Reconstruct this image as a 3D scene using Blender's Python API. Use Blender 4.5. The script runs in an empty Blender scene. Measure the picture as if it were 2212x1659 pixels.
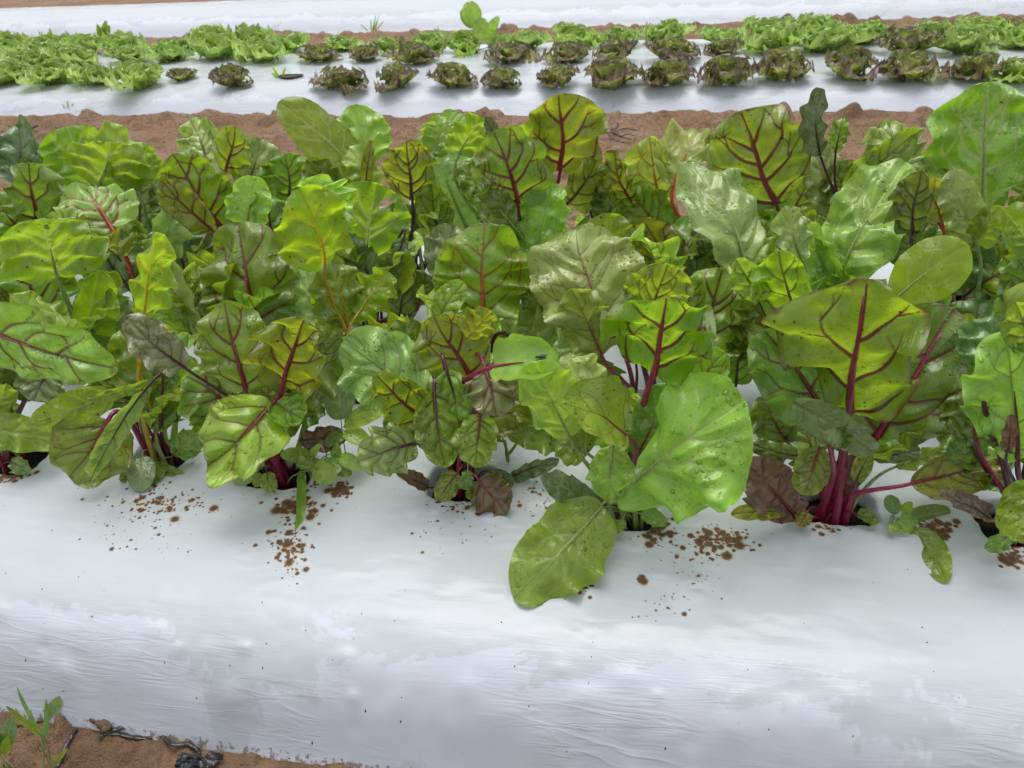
import bpy, math, random
import numpy as np
from math import radians as R
sc = bpy.context.scene
col = sc.collection

# ------------------------------------------------------------------ camera, world, sun
FPX, CX, CY = 1661., 1106., 829.5            # focal length and centre in units of a 2212 px wide frame
TH, RO, BE = R(34), R(-3.55), R(12.0)        # pitch down, roll, turn of the beds
CAM = np.array([0., 0., 1.2])
FW = np.array([0, math.cos(TH), -math.sin(TH)]); RT = np.array([1., 0, 0]); UP = np.array([0, math.sin(TH), math.cos(TH)])
from mathutils import Matrix, Vector
cd = bpy.data.cameras.new("camera"); co = bpy.data.objects.new("camera", cd); col.objects.link(co)
cd.sensor_width = 36; cd.lens = 36 * FPX / 2212; cd.clip_end = 800; cd.clip_start = .01
xr = RT * math.cos(RO) + UP * math.sin(RO)
xu = UP * math.cos(RO) - RT * math.sin(RO)
co.matrix_world = Matrix(((xr[0], xu[0], -FW[0], CAM[0]), (xr[1], xu[1], -FW[1], CAM[1]), (xr[2], xu[2], -FW[2], CAM[2]), (0, 0, 0, 1)))
cd.dof.use_dof = True; cd.dof.focus_distance = 1.45; cd.dof.aperture_fstop = 9.0
sc.camera = co
SUN_EL, SUN_AZ = R(76), R(0)                 # high sun behind cloud, straight ahead
w = bpy.data.worlds.new("World"); sc.world = w; w.use_nodes = True
nt = w.node_tree; nt.nodes.clear()
sky = nt.nodes.new('ShaderNodeTexSky'); sky.sky_type = 'NISHITA'; sky.sun_disc = False
sky.sun_elevation = SUN_EL; sky.sun_rotation = SUN_AZ; sky.dust_density = 3.0; sky.air_density = 1.0
hs = nt.nodes.new('ShaderNodeHueSaturation'); hs.inputs['Saturation'].default_value = .30
bg = nt.nodes.new('ShaderNodeBackground'); bg.inputs['Strength'].default_value = .15
ow = nt.nodes.new('ShaderNodeOutputWorld')
nt.links.new(sky.outputs[0], hs.inputs['Color']); nt.links.new(hs.outputs[0], bg.inputs[0]); nt.links.new(bg.outputs[0], ow.inputs[0])
sl = bpy.data.lights.new("sun", 'SUN'); sl.energy = 1.05; sl.angle = R(45); sl.color = (1, .97, .93)
so = bpy.data.objects.new("sun", sl); col.objects.link(so)
sd = Vector((math.sin(SUN_AZ) * math.cos(SUN_EL), math.cos(SUN_AZ) * math.cos(SUN_EL), math.sin(SUN_EL)))
so.rotation_euler = sd.to_track_quat('Z', 'Y').to_euler()
sc.view_settings.view_transform = 'Standard'; sc.view_settings.look = 'None'
sc.view_settings.exposure = 0.45; sc.view_settings.gamma = 1
sc.cycles.max_bounces = 8; sc.cycles.transmission_bounces = 6

# ------------------------------------------------------------------ small maths
def ray(px, py):
    x = (px - CX) / FPX; y = (py - CY) / FPX
    a = x * math.cos(RO) + y * math.sin(RO); b = -x * math.sin(RO) + y * math.cos(RO)
    return FW + a * RT - b * UP
def on_z(px, py, z):
    r = ray(px, py); return CAM + (z - CAM[2]) / r[2] * r
def on_y(px, py, y):
    r = ray(px, py); return CAM + (y / r[1]) * r
def proj(P):
    v = np.asarray(P) - CAM; z = v @ FW; a = v @ RT / z; b = -(v @ UP) / z
    return np.array([CX + FPX * (a * math.cos(RO) - b * math.sin(RO)), CY + FPX * (a * math.sin(RO) + b * math.cos(RO)), z])
DB = np.array([math.cos(BE), -math.sin(BE)]); NB = np.array([math.sin(BE), math.cos(BE)])
def bed_xy(s, q): return s * DB[0] + q * NB[0], s * DB[1] + q * NB[1]
def bed_sq(P): return float(P[0] * DB[0] + P[1] * DB[1]), float(P[0] * NB[0] + P[1] * NB[1])
_tab = np.random.RandomState(7).rand(256, 256)
def vn(x, y, seed=0):
    x = np.asarray(x, float) + seed * 17.31; y = np.asarray(y, float) + seed * 9.77
    xi = np.floor(x).astype(int); yi = np.floor(y).astype(int); fx = x - xi; fy = y - yi
    fx = fx * fx * (3 - 2 * fx); fy = fy * fy * (3 - 2 * fy)
    a = _tab[xi & 255, yi & 255]; b = _tab[(xi + 1) & 255, yi & 255]; c = _tab[xi & 255, (yi + 1) & 255]; d = _tab[(xi + 1) & 255, (yi + 1) & 255]
    return (a * (1 - fx) + b * fx) * (1 - fy) + (c * (1 - fx) + d * fx) * fy
def fbm(x, y, seed=0, o=4):
    t = 0; a = .5
    for i in range(o):
        t = t + a * (vn(x * 2 ** i, y * 2 ** i, seed + i) - .5); a *= .5
    return t
def nrm(v): return v / (np.linalg.norm(v) + 1e-12)
def sstep(a, b, x):
    t = np.clip((x - a) / (b - a), 0, 1); return t * t * (3 - 2 * t)

# ------------------------------------------------------------------ mesh helpers
def mesh_obj(name, V, Fc, mats, parent=None, loc=None, attrs=None, uv=None, fmat=None, color=None, smooth=True):
    V = np.asarray(V, np.float32); Fc = np.asarray(Fc, np.int32)
    me = bpy.data.meshes.new(name); n = len(Fc); k = Fc.shape[1]
    me.vertices.add(len(V)); me.vertices.foreach_set('co', V.ravel())
    me.loops.add(n * k); me.loops.foreach_set('vertex_index', Fc.ravel())
    me.polygons.add(n); me.polygons.foreach_set('loop_start', np.arange(0, n * k, k, dtype=np.int32))
    me.polygons.foreach_set('use_smooth', np.full(n, smooth))
    if fmat is not None: me.polygons.foreach_set('material_index', np.asarray(fmat, np.int32))
    for m in (mats if isinstance(mats, (list, tuple)) else [mats]): me.materials.append(m)
    if uv is not None:
        ul = me.uv_layers.new(name='UVMap'); ul.data.foreach_set('uv', np.asarray(uv, np.float32)[Fc.ravel()].ravel())
    for a, v in (attrs or {}).items():
        at = me.attributes.new(a, 'FLOAT', 'POINT'); at.data.foreach_set('value', np.asarray(v, np.float32))
    me.update(calc_edges=True); me.validate()
    o = bpy.data.objects.new(name, me); col.objects.link(o)
    if parent is not None: o.parent = parent
    if loc is not None: o.location = loc
    if color is not None: o.color = (*color, 1)
    return o
def grid_faces(nu, nv):
    i = np.arange((nu - 1) * (nv - 1)); r = i // (nv - 1); c = i % (nv - 1); a = r * nv + c
    return np.stack([a, a + 1, a + nv + 1, a + nv], 1)
def tube(P, rad, sides=8, flat=1.0):
    P = np.asarray(P, float); n = len(P); rad = np.broadcast_to(rad, (n,))
    T = np.gradient(P, axis=0); T /= np.linalg.norm(T, axis=1)[:, None] + 1e-12
    u = np.cross(T[0], [0.31, .2, .93]); u = nrm(u if np.linalg.norm(u) > 1e-3 else np.cross(T[0], [1, 0, 0]))
    V = []; a = np.arange(sides) / sides * 2 * np.pi
    for i in range(n):
        u = nrm(u - (u @ T[i]) * T[i]); v = np.cross(T[i], u)
        V.append(P[i] + rad[i] * (np.cos(a)[:, None] * u + flat * np.sin(a)[:, None] * v))
    V = np.concatenate(V); F = []
    for i in range(n - 1):
        for j in range(sides):
            k = (j + 1) % sides; F.append((i * sides + j, i * sides + k, (i + 1) * sides + k, (i + 1) * sides + j))
    c0 = len(V); V = np.vstack([V, P[0], P[-1]])
    for j in range(sides):
        k = (j + 1) % sides; F.append((c0, k, j, j)); b = (n - 1) * sides; F.append((c0 + 1, b + j, b + k, b + k))
    F = [f if f[2] != f[3] else (f[0], f[1], f[2], f[0]) for f in F]
    Q = [f for f in F if len(set(f)) == 4]
    # close ends with quads made of pairs
    for b0, flip in ((0, 1), ((n - 1) * sides, 0)):
        for j in range(0, sides - 2, 2):
            f = (b0, b0 + j + 1, b0 + j + 2, b0 + (j + 3) % sides)
            if len(set(f)) == 4: Q.append(f[::-1] if flip else f)
    return V[:c0], Q
def bez(p0, p1, p2, p3, n):
    t = np.linspace(0, 1, n)[:, None]
    return (1 - t) ** 3 * p0 + 3 * (1 - t) ** 2 * t * p1 + 3 * (1 - t) * t * t * p2 + t ** 3 * p3
def catmull(P, n):
    P = np.asarray(P, float); Q = np.vstack([2 * P[0] - P[1], P, 2 * P[-1] - P[-2]]); out = []
    for i in range(len(P) - 1):
        a, b, c, d = Q[i:i + 4]
        for t in np.linspace(0, 1, n, endpoint=False):
            out.append(.5 * (2 * b + (c - a) * t + (2 * a - 5 * b + 4 * c - d) * t * t + (3 * b - a - 3 * c + d) * t ** 3))
    out.append(P[-1]); return np.array(out)
def empty(name, loc, label=None, cat=None, group=None):
    o = bpy.data.objects.new(name, None); o.empty_display_size = .05; col.objects.link(o); o.location = loc
    tag(o, label, cat, group); return o
def tag(o, label=None, cat=None, group=None, kind=None):
    if label: o['label'] = label
    if cat: o['category'] = cat
    if group: o['group'] = group
    if kind: o['kind'] = kind
    return o

# ------------------------------------------------------------------ materials
class NT:
    def __init__(s, name):
        s.m = bpy.data.materials.new(name); s.m.use_nodes = True; s.t = s.m.node_tree; s.t.nodes.clear()
    def n(s, kind, **kw):
        nd = s.t.nodes.new(kind)
        for k, v in kw.items():
            if k in ('ins',):
                for a, b in v.items():
                    if hasattr(b, 'is_linked') or isinstance(b, bpy.types.NodeSocket): s.t.links.new(b, nd.inputs[a])
                    else: nd.inputs[a].default_value = b
            else: setattr(nd, k, v)
        return nd
    def math(s, op, a, b=0.0, c=None, clamp=False):
        nd = s.t.nodes.new('ShaderNodeMath'); nd.operation = op; nd.use_clamp = clamp
        for i, v in enumerate((a, b, c)):
            if v is None: continue
            if isinstance(v, bpy.types.NodeSocket): s.t.links.new(v, nd.inputs[i])
            else: nd.inputs[i].default_value = v
        return nd.outputs[0]
    def mix(s, f, a, b, blend='MIX'):
        nd = s.t.nodes.new('ShaderNodeMix'); nd.data_type = 'RGBA'; nd.blend_type = blend
        for i, v in ((0, f), (6, a), (7, b)):
            if isinstance(v, bpy.types.NodeSocket): s.t.links.new(v, nd.inputs[i])
            else: nd.inputs[i].default_value = v if i == 0 else (*v, 1) if len(v) == 3 else v
        return nd.outputs[2]
    def noise(s, vec, scale, detail=3, rough=.55, dist=0):
        nd = s.n('ShaderNodeTexNoise', ins={'Scale': scale, 'Detail': detail, 'Roughness': rough, 'Distortion': dist})
        if vec is not None: s.t.links.new(vec, nd.inputs['Vector'])
        return nd.outputs['Fac']
    def ramp(s, v, a, b):
        nd = s.n('ShaderNodeMapRange', interpolation_type='SMOOTHSTEP', ins={'Value': v, 'From Min': a, 'From Max': b}); return nd.outputs[0]
    def attr(s, name, typ='GEOMETRY'):
        return s.n('ShaderNodeAttribute', attribute_name=name, attribute_type=typ).outputs['Fac']
    def out(s, sh): 
        o = s.n('ShaderNodeOutputMaterial'); s.t.links.new(sh, o.inputs[0]); return s.m

def droplets(N, uv, scale, lo, hi, thr):
    v = N.n('ShaderNodeTexVoronoi', voronoi_dimensions='2D', feature='F1', ins={'Vector': uv, 'Scale': scale, 'Randomness': .9})
    sp = N.n('ShaderNodeSeparateColor', ins={0: v.outputs['Color']})
    r = N.math('MULTIPLY_ADD', sp.outputs[0], hi - lo, lo)
    q = N.math('DIVIDE', v.outputs['Distance'], r)
    h = N.math('SUBTRACT', 1.0, N.math('MULTIPLY', q, q), clamp=True)
    on = N.math('GREATER_THAN', sp.outputs[1], thr)
    h = N.math('MULTIPLY', N.math('SQRT', h), on)
    return N.math('MULTIPLY', h, N.math('MULTIPLY', r, 1.0 / scale))     # height in metres, roughly half the radius

def leaf_mat(name, vein):
    N = NT(name)
    oc = N.n('ShaderNodeObjectInfo').outputs['Color']
    uv = N.n('ShaderNodeUVMap').outputs[0]
    big = N.noise(uv, 28, 2); fine = N.noise(uv, 260, 3)
    c = N.mix(N.ramp(big, .35, .68), oc, N.n('ShaderNodeHueSaturation', ins={'Hue': .49, 'Saturation': 1.0, 'Value': 1.3, 'Color': oc}).outputs[0])
    c = N.mix(N.math('MULTIPLY', N.ramp(fine, .4, .75), .25), c, N.n('ShaderNodeHueSaturation', ins={'Value': .7, 'Color': oc}).outputs[0])
    edge = N.attr('edge'); tinge = N.attr('tinge', 'OBJECT')
    em = N.math('MULTIPLY', N.ramp(N.math('ADD', edge, N.math('MULTIPLY', N.math('SUBTRACT', big, .5), .45)), .88, 1.04), tinge)
    c = N.mix(em, c, (.13, .055, .03))
    # insect specks and rust spots
    vo = N.n('ShaderNodeTexVoronoi', voronoi_dimensions='2D', ins={'Vector': uv, 'Scale': 70., 'Randomness': 1.})
    sp = N.n('ShaderNodeSeparateColor', ins={0: vo.outputs['Color']})
    rr = N.math('MULTIPLY_ADD', sp.outputs[2], .12, .05)
    s1 = N.math('MULTIPLY', N.math('LESS_THAN', vo.outputs['Distance'], rr), N.math('GREATER_THAN', sp.outputs[0], .55))
    s1 = N.math('MULTIPLY', s1, N.ramp(N.noise(uv, 24, 2), .45, .62))
    c = N.mix(N.math('MULTIPLY', s1, N.attr('speck', 'OBJECT')), c, (.05, .018, .012))
    ve = N.attr('vein')
    vc = N.mix(N.ramp(N.noise(uv, 90, 2), .4, .7), vein, tuple(x * .7 for x in vein))
    ve = N.math('MULTIPLY', ve, N.attr('vk', 'OBJECT'))
    c = N.mix(ve, c, vc)
    tcol = N.n('ShaderNodeHueSaturation', ins={'Hue': .494, 'Saturation': 1.04, 'Value': 1.7, 'Color': c}).outputs[0]
    tcol = N.mix(N.math('MULTIPLY', ve, .9), tcol, tuple(min(1, x * (1.1 if vein[1] > .2 else .45)) for x in vein))
    nz_ = N.n('ShaderNodeTexNoise', ins={'Vector': uv, 'Scale': 140., 'Detail': 2.})
    vs_ = N.n('ShaderNodeVectorMath', operation='MULTIPLY_ADD', ins={0: nz_.outputs['Color'], 1: (.007, .007, 0), 2: uv}).outputs[0]
    d1 = droplets(N, vs_, 85, .06, .40, .62)
    d2 = droplets(N, vs_, 210, .08, .40, .50)
    dn = N.ramp(N.noise(uv, 17, 2), .42, .60)
    dh = N.math('MULTIPLY', N.math('ADD', d1, d2), dn)
    dh = N.math('MULTIPLY', dh, N.attr('wet', 'OBJECT'))
    b0 = N.n('ShaderNodeBump', ins={'Strength': .5, 'Distance': .0022, 'Height': N.math('ADD', N.noise(uv, 85, 3), N.math('MULTIPLY', ve, -.7))})
    b1 = N.n('ShaderNodeBump', ins={'Strength': .8, 'Distance': 1.6, 'Height': dh, 'Normal': b0.outputs[0]})
    ro = N.math('MULTIPLY_ADD', N.noise(uv, 40, 2), .25, .27)
    p = N.n('ShaderNodeBsdfPrincipled', ins={'Base Color': c, 'Roughness': ro, 'Specular IOR Level': .6, 'Normal': b1.outputs[0],
            'Coat Weight': .7, 'Coat Roughness': .12, 'Coat Normal': b1.outputs[0]})
    t = N.n('ShaderNodeBsdfTranslucent', ins={'Color': tcol, 'Normal': b1.outputs[0]})
    mx = N.n('ShaderNodeMixShader', ins={0: N.attr('trans', 'OBJECT'), 1: p.outputs[0], 2: t.outputs[0]})
    return N.out(mx.outputs[0])
VEIN = {'r': (.17, .016, .030), 'm': (.095, .030, .035), 'p': (.42, .50, .17), 'y': (.50, .40, .03), 'o': (.32, .06, .02)}
STALK = {'r': (.24, .006, .05), 'm': (.085, .008, .035), 'p': (.24, .33, .10), 'y': (.50, .33, .02), 'o': (.50, .055, .03)}
LM = {k: leaf_mat({'r': 'leaf_crimson_veins', 'm': 'leaf_maroon_veins', 'p': 'leaf_pale_veins', 'y': 'leaf_yellow_veins', 'o': 'leaf_orange_veins'}[k], v) for k, v in VEIN.items()}
def stalk_mat(name, c):
    N = NT(name); g = N.n('ShaderNodeTexCoord').outputs['Object']
    mp = N.n('ShaderNodeMapping', ins={'Vector': g, 'Scale': (260, 260, 14)}).outputs[0]
    f = N.noise(mp, 1, 3)
    cc = N.mix(N.ramp(f, .35, .7), tuple(x * .7 for x in c), tuple(min(1, x * 1.35 + .01) for x in c))
    b = N.n('ShaderNodeBump', ins={'Strength': .6, 'Distance': .001, 'Height': f})
    p = N.n('ShaderNodeBsdfPrincipled', ins={'Base Color': cc, 'Roughness': .32, 'Normal': b.outputs[0], 'Coat Weight': .3, 'Coat Roughness': .2})
    try: p.inputs['Subsurface Weight'].default_value = .12; p.inputs['Subsurface Radius'].default_value = (.01, .004, .003)
    except Exception: pass
    return N.out(p.outputs[0])
SM = {k: stalk_mat({'r': 'stalk_crimson', 'm': 'stalk_maroon', 'p': 'stalk_pale', 'y': 'stalk_yellow', 'o': 'stalk_orange'}[k], v) for k, v in STALK.items()}

def film_mat():
    N = NT('white_plastic_film')
    bs = N.n('ShaderNodeAttribute', attribute_name='sq').outputs['Vector']
    def mp(sx, sy): return N.n('ShaderNodeMapping', ins={'Vector': bs, 'Scale': (sx, sy, 1)}).outputs[0]
    streak = N.noise(mp(5, 60), 1, 4); blot = N.noise(mp(2.6, 5), 1, 5, .6, .6); fine = N.noise(mp(60, 60), 1, 3)
    hgt = N.attr('top')
    wet = N.ramp(N.math('ADD', N.math('ADD', N.math('MULTIPLY', hgt, .42), N.math('MULTIPLY', blot, 1.25)), N.math('MULTIPLY', N.math('SUBTRACT', fine, .5), .16)), .76, .80)
    c = N.mix(wet, (.560, .594, .655), (.495, .533, .562))  # wet patches, greyer on top, with plant reflection and shade painted in
    c = N.mix(N.math('MULTIPLY', N.ramp(streak, .35, .7), .10), c, (.60, .62, .64))
    # mud
    mud = N.attr('mud'); wob = N.math('MULTIPLY', N.math('SUBTRACT', N.noise(mp(210, 210), 1, 3, .65), .5), .45)
    mm = N.math('ADD', mud, N.math('MULTIPLY', wob, N.ramp(mud, .0, .25)))
    m1 = N.ramp(mm, .40, .60); halo = N.math('MULTIPLY', N.ramp(mm, .14, .48), .55)
    mc = N.mix(N.math('ADD', N.math('MULTIPLY', N.noise(mp(170, 170), 1, 3), .6), N.math('MULTIPLY', N.ramp(mm, .55, .9), .5)), (.20, .10, .038), (.05, .027, .013))
    c = N.mix(halo, c, (.45, .33, .2)); c = N.mix(m1, c, mc)
    # fine grit
    vo = N.n('ShaderNodeTexVoronoi', voronoi_dimensions='2D', ins={'Vector': bs, 'Scale': 34.})
    sp = N.n('ShaderNodeSeparateColor', ins={0: vo.outputs['Color']})
    gr = N.math('MULTIPLY', N.math('LESS_THAN', vo.outputs['Distance'], N.math('MULTIPLY_ADD', sp.outputs[1], .035, .012)), N.math('GREATER_THAN', sp.outputs[0], .86))
    c = N.mix(gr, c, (.06, .035, .02))
    dirt = N.math('MULTIPLY', N.ramp(N.math('ADD', N.attr('foot'), N.math('MULTIPLY', N.math('SUBTRACT', N.noise(mp(70, 110), 1, 5, .75), .5), 1.9)), 1.0, 1.12), .8)
    c = N.mix(dirt, c, (.21, .13, .07))
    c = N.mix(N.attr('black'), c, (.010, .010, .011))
    side = N.math('SUBTRACT', 1.0, hgt, clamp=True)
    w1 = N.math('MULTIPLY', N.math('POWER', N.math('SUBTRACT', 1.0, N.math('ABSOLUTE', N.math('MULTIPLY_ADD', N.noise(mp(6, 75), 1, 3, .55, .7), 4.0, -2.0)), clamp=True), 2.0), N.math('MULTIPLY_ADD', N.math('MULTIPLY', side, side), .32, .03))
    patchy = N.ramp(N.noise(mp(4, 7), 1, 2), .35, .62)
    w1 = N.math('MULTIPLY', w1, patchy)
    film_edge = N.math('MULTIPLY', wet, .05)
    hh = N.math('ADD', N.math('ADD', w1, film_edge), N.math('ADD', N.math('MULTIPLY_ADD', N.noise(mp(11, 34), 1, 4, .55, .8), .14, N.math('MULTIPLY', fine, .07)), N.math('MULTIPLY', m1, .25)))
    b = N.n('ShaderNodeBump', ins={'Strength': .55, 'Distance': .005, 'Height': hh})
    ro = N.math('MULTIPLY_ADD', wet, -.17, .38)
    ro = N.math('MULTIPLY_ADD', N.math('SUBTRACT', N.noise(mp(9, 22), 1, 4, .6), .5), .3, ro)
    ro = N.math('MULTIPLY_ADD', m1, .35, ro)
    p = N.n('ShaderNodeBsdfPrincipled', ins={'Base Color': c, 'Roughness': ro, 'Specular IOR Level': .32, 'Normal': b.outputs[0]})
    return N.out(p.outputs[0])
FILM = film_mat()
def soil_mat():
    N = NT('soil'); g = N.n('ShaderNodeTexCoord').outputs['Object']
    a = N.noise(g, 3.5, 5, .6); f = N.noise(g, 60, 5, .65); ff = N.noise(g, 260, 3, .6)
    c = N.mix(N.ramp(a, .35, .68), (.29, .178, .105), (.37, .245, .16))
    c = N.mix(N.ramp(f, .42, .72), c, (.17, .098, .056)); c = N.mix(N.math('MULTIPLY', N.ramp(ff, .55, .75), .5), c, (.38, .27, .18))
    c = N.mix(N.math('MULTIPLY', N.ramp(N.noise(g, 17, 4, .7), .56, .66), .55), c, (.15, .085, .048))
    c = N.mix(N.attr('hole_shade'), c, (.006, .005, .005)); c = N.mix(N.attr('wetsoil'), c, (.135, .078, .042))  # near-black soil in the planting holes, their shade painted into the colour
    b = N.n('ShaderNodeBump', ins={'Strength': .9, 'Distance': .02, 'Height': N.math('ADD', f, N.math('MULTIPLY', ff, .35))})
    p = N.n('ShaderNodeBsdfPrincipled', ins={'Base Color': c, 'Roughness': .85, 'Specular IOR Level': .25, 'Normal': b.outputs[0]})
    return N.out(p.outputs[0])
SOIL = soil_mat()
def plain(name, c, rough=.5, c2=None, sc_=60, bump=0.4, spec=.5):
    N = NT(name); g = N.n('ShaderNodeTexCoord').outputs['Object']; f = N.noise(g, sc_, 4)
    cc = N.mix(N.ramp(f, .35, .7), c, c2 or tuple(x * .6 for x in c))
    b = N.n('ShaderNodeBump', ins={'Strength': bump, 'Distance': .003, 'Height': f})
    return N.out(N.n('ShaderNodeBsdfPrincipled', ins={'Base Color': cc, 'Roughness': rough, 'Specular IOR Level': spec, 'Normal': b.outputs[0]}).outputs[0])
def lettuce_mat(name, heart, rim, k):
    N = NT(name); uv = N.n('ShaderNodeUVMap').outputs[0]; n1 = N.noise(uv, 30, 3)
    e = N.math('ADD', N.attr('edge'), N.math('MULTIPLY', N.math('SUBTRACT', n1, .5), .5))
    c = N.mix(N.ramp(e, k[0], k[1]), heart, rim)
    c = N.mix(N.math('MULTIPLY', N.attr('vein'), .6), c, tuple(min(1, x * 1.8 + .03) for x in heart))
    c = N.n('ShaderNodeHueSaturation', ins={'Value': N.math('MULTIPLY_ADD', N.n('ShaderNodeObjectInfo').outputs['Random'], .5, .72), 'Color': c}).outputs[0]
    tc = N.n('ShaderNodeHueSaturation', ins={'Hue': .49, 'Value': 1.8, 'Color': c}).outputs[0]
    b = N.n('ShaderNodeBump', ins={'Strength': .7, 'Distance': .006, 'Height': N.noise(uv, 55, 3)})
    p = N.n('ShaderNodeBsdfPrincipled', ins={'Base Color': c, 'Roughness': .33, 'Normal': b.outputs[0], 'Coat Weight': .3, 'Coat Roughness': .15})
    t = N.n('ShaderNodeBsdfTranslucent', ins={'Color': tc})
    return N.out(N.n('ShaderNodeMixShader', ins={0: .36, 1: p.outputs[0], 2: t.outputs[0]}).outputs[0])
LG = lettuce_mat('lettuce_green', (.24, .36, .07), (.31, .45, .10), (.3, .9))
LD = lettuce_mat('lettuce_dark', (.25, .31, .055), (.150, .088, .092), (.52, .92))
LR = lettuce_mat('lettuce_maroon', (.07, .03, .035), (.05, .012, .025), (.2, .7))

# ------------------------------------------------------------------ the ground and the beds
# bed profile: (q, z) across the bed, q measured away from the camera
PF = np.array([(.575, -.06), (.615, -.035), (.636, .0), (.652, .05), (.676, .11), (.715, .158), (.775, .187), (.87, .2), (1.2, .208), (1.54, .212),
               (1.9, .208), (2.15, .2), (2.26, .185), (2.33, .15), (2.37, .08), (2.41, .0), (2.44, -.04), (2.47, -.06)])
PL = np.array([(4.38, -.06), (4.43, -.02), (4.46, .0), (4.50, .035), (4.55, .075), (4.62, .105), (4.75, .12), (5.3, .135), (5.9, .12), (6.05, .10), (6.12, .06), (6.17, .0), (6.22, -.06)])
PB = np.array([(7.15, -.06), (7.22, -.02), (7.26, .0), (7.31, .05), (7.38, .10), (7.50, .135), (7.7, .15), (8.1, .155), (8.5, .14), (8.62, .11), (8.68, .06), (8.73, .0), (8.78, -.06)])
def wob(s, b): return .012 * np.sin(s * 2.1 + b) + .02 * fbm(s * 1.3, s * 0 + b, 3, 3)
HOLES = {}   # filled from the plants below
Arow = [(20, 992), (340, 990), (590, 1022), (1000, 1040), (1350, 1105), (1800, 1105), (2195, 1150)]
PLANT = {}
for i, p in enumerate(Arow): PLANT['a%d' % i] = bed_sq(on_z(p[0], p[1], .2))
for k, q, ss in (('b', 1.385, [-1.65, -1.32, -.99, -.664, -.33, 0, .33, .66, .95]), ('c', 1.69, [-1.75, -1.4, -1.05, -.725, -.3, .03, .36, .69, 1.02]),
                 ('d', 1.95, [-1.85, -1.5, -1.17, -.87, -.68, -.38, -.08, .22, .5, .80, 1.13])):
    for i, s in enumerate(ss): PLANT['%s%d' % (k, i)] = (s, q)
_hr = random.Random(5)
HOLE = {k: (s + _hr.uniform(-.01, .01), q + _hr.uniform(-.008, .008) + (0.012 if k[0] == 'a' else 0), _hr.uniform(.056, .074) if k[0] == 'a' else .055, _hr.uniform(.044, .052) if k[0] == 'a' else .042) for k, (s, q) in PLANT.items()}
def hole_d(s, q):
    d = np.full(np.broadcast(s, q).shape, 9.)
    for i, (hs_, hq, rx, ry) in enumerate(HOLE.values()):
        u = np.abs((s - hs_) / rx); v = np.abs((q - hq) / ry)
        d = np.minimum(d, (u ** 3.6 + v ** 3.6) ** (1 / 3.6) + .13 * fbm(s * 22, q * 22, i, 2) + .10 * fbm(s * 75, q * 75, i + 3, 2))
    return d
def film_z(s, q, prof, b):
    qd = np.linspace(prof[0, 0] - .1, prof[-1, 0] + .1, 1500); zd = np.interp(qd, prof[:, 0], prof[:, 1]); g = np.exp(-((np.arange(-60, 61) * (qd[1] - qd[0])) / .024) ** 2); g /= g.sum()
    zd = np.convolve(np.pad(zd, 60, mode='edge'), g, 'valid')
    z = np.interp(q, qd, zd)
    lo = sstep(prof[0, 0], prof[4, 0], q) * (1 - sstep(prof[-5, 0], prof[-1, 0], q))
    z = z + lo * (.009 * fbm(s * 2.2, q * 3 + b, 11, 3) + .006 * fbm(s * 9, q * 22, 12 + b, 3))
    return z
def nonuni(segs):
    out = []
    for a, b, st in segs: out.append(np.linspace(a, b, max(2, int(round((b - a) / st)) + 1))[:-1])
    return np.concatenate(out + [[segs[-1][1]]])
def dim(s, q):   # buckles in the near flank of the film
    d = 0
    for (a, b, r, h) in BUCK: d = d + h * np.exp(-(((s - a) / (r * 1.9)) ** 2 + ((q - b) / r) ** 2))
    return d
_b = random.Random(3)
BUCK = [(_b.uniform(-1.4, 1.0), _b.uniform(.645, .74), _b.uniform(.006, .02), _b.uniform(-.004, .006)) for _ in range(170)]
BUCK += [(_b.uniform(-1.4, 1.0), _b.uniform(.70, .9), _b.uniform(.015, .04), _b.uniform(-.0015, .0018)) for _ in range(40)]
# mud splashes, (px, py, spread x, spread y, how many, size px)
MUD = [(25, 1022, 34, 14, 26, 12), (360, 1085, 95, 28, 46, 8), (330, 1048, 40, 10, 10, 7), (655, 1090, 48, 22, 24, 11), (635, 1165, 42, 40, 36, 9), (742, 1056, 24, 16, 20, 12),
       (690, 1045, 14, 8, 6, 7), (1000, 1092, 55, 14, 22, 6), (1245, 1260, 36, 22, 30, 6), (1420, 1160, 40, 30, 26, 9), (1550, 1180, 62, 28, 48, 10), (1383, 1252, 9, 9, 9, 9),
       (1500, 1250, 70, 50, 22, 5), (1795, 1158, 26, 10, 12, 7), (2025, 1165, 36, 22, 30, 9), (2192, 1222, 28, 22, 24, 10), (960, 1150, 80, 40, 16, 4), (300, 1140, 120, 50, 30, 4),
       (1160, 1060, 40, 60, 30, 5), (1660, 1100, 60, 24, 16, 6), (1420, 1310, 50, 30, 10, 5), (630, 1215, 30, 24, 8, 6), (1690, 905, 30, 50, 16, 6), (370, 880, 40, 50, 14, 5), (810, 830, 20, 14, 6, 7)]
_m = random.Random(11); SPOTS = []
for (px, py, sx, sy, n, sz) in MUD:
    for _ in range(int(n * 3.0)):
        a = _m.gauss(0, .56); b = _m.gauss(0, .56)
        P = on_z(px + a * sx, py + b * sy, .195); s, q = bed_sq(P)
        SPOTS.append((s, q, sz / FPX * np.linalg.norm(P - CAM) * min(1.05, .12 + .17 * math.exp(_m.gauss(0, .8)))))
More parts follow.
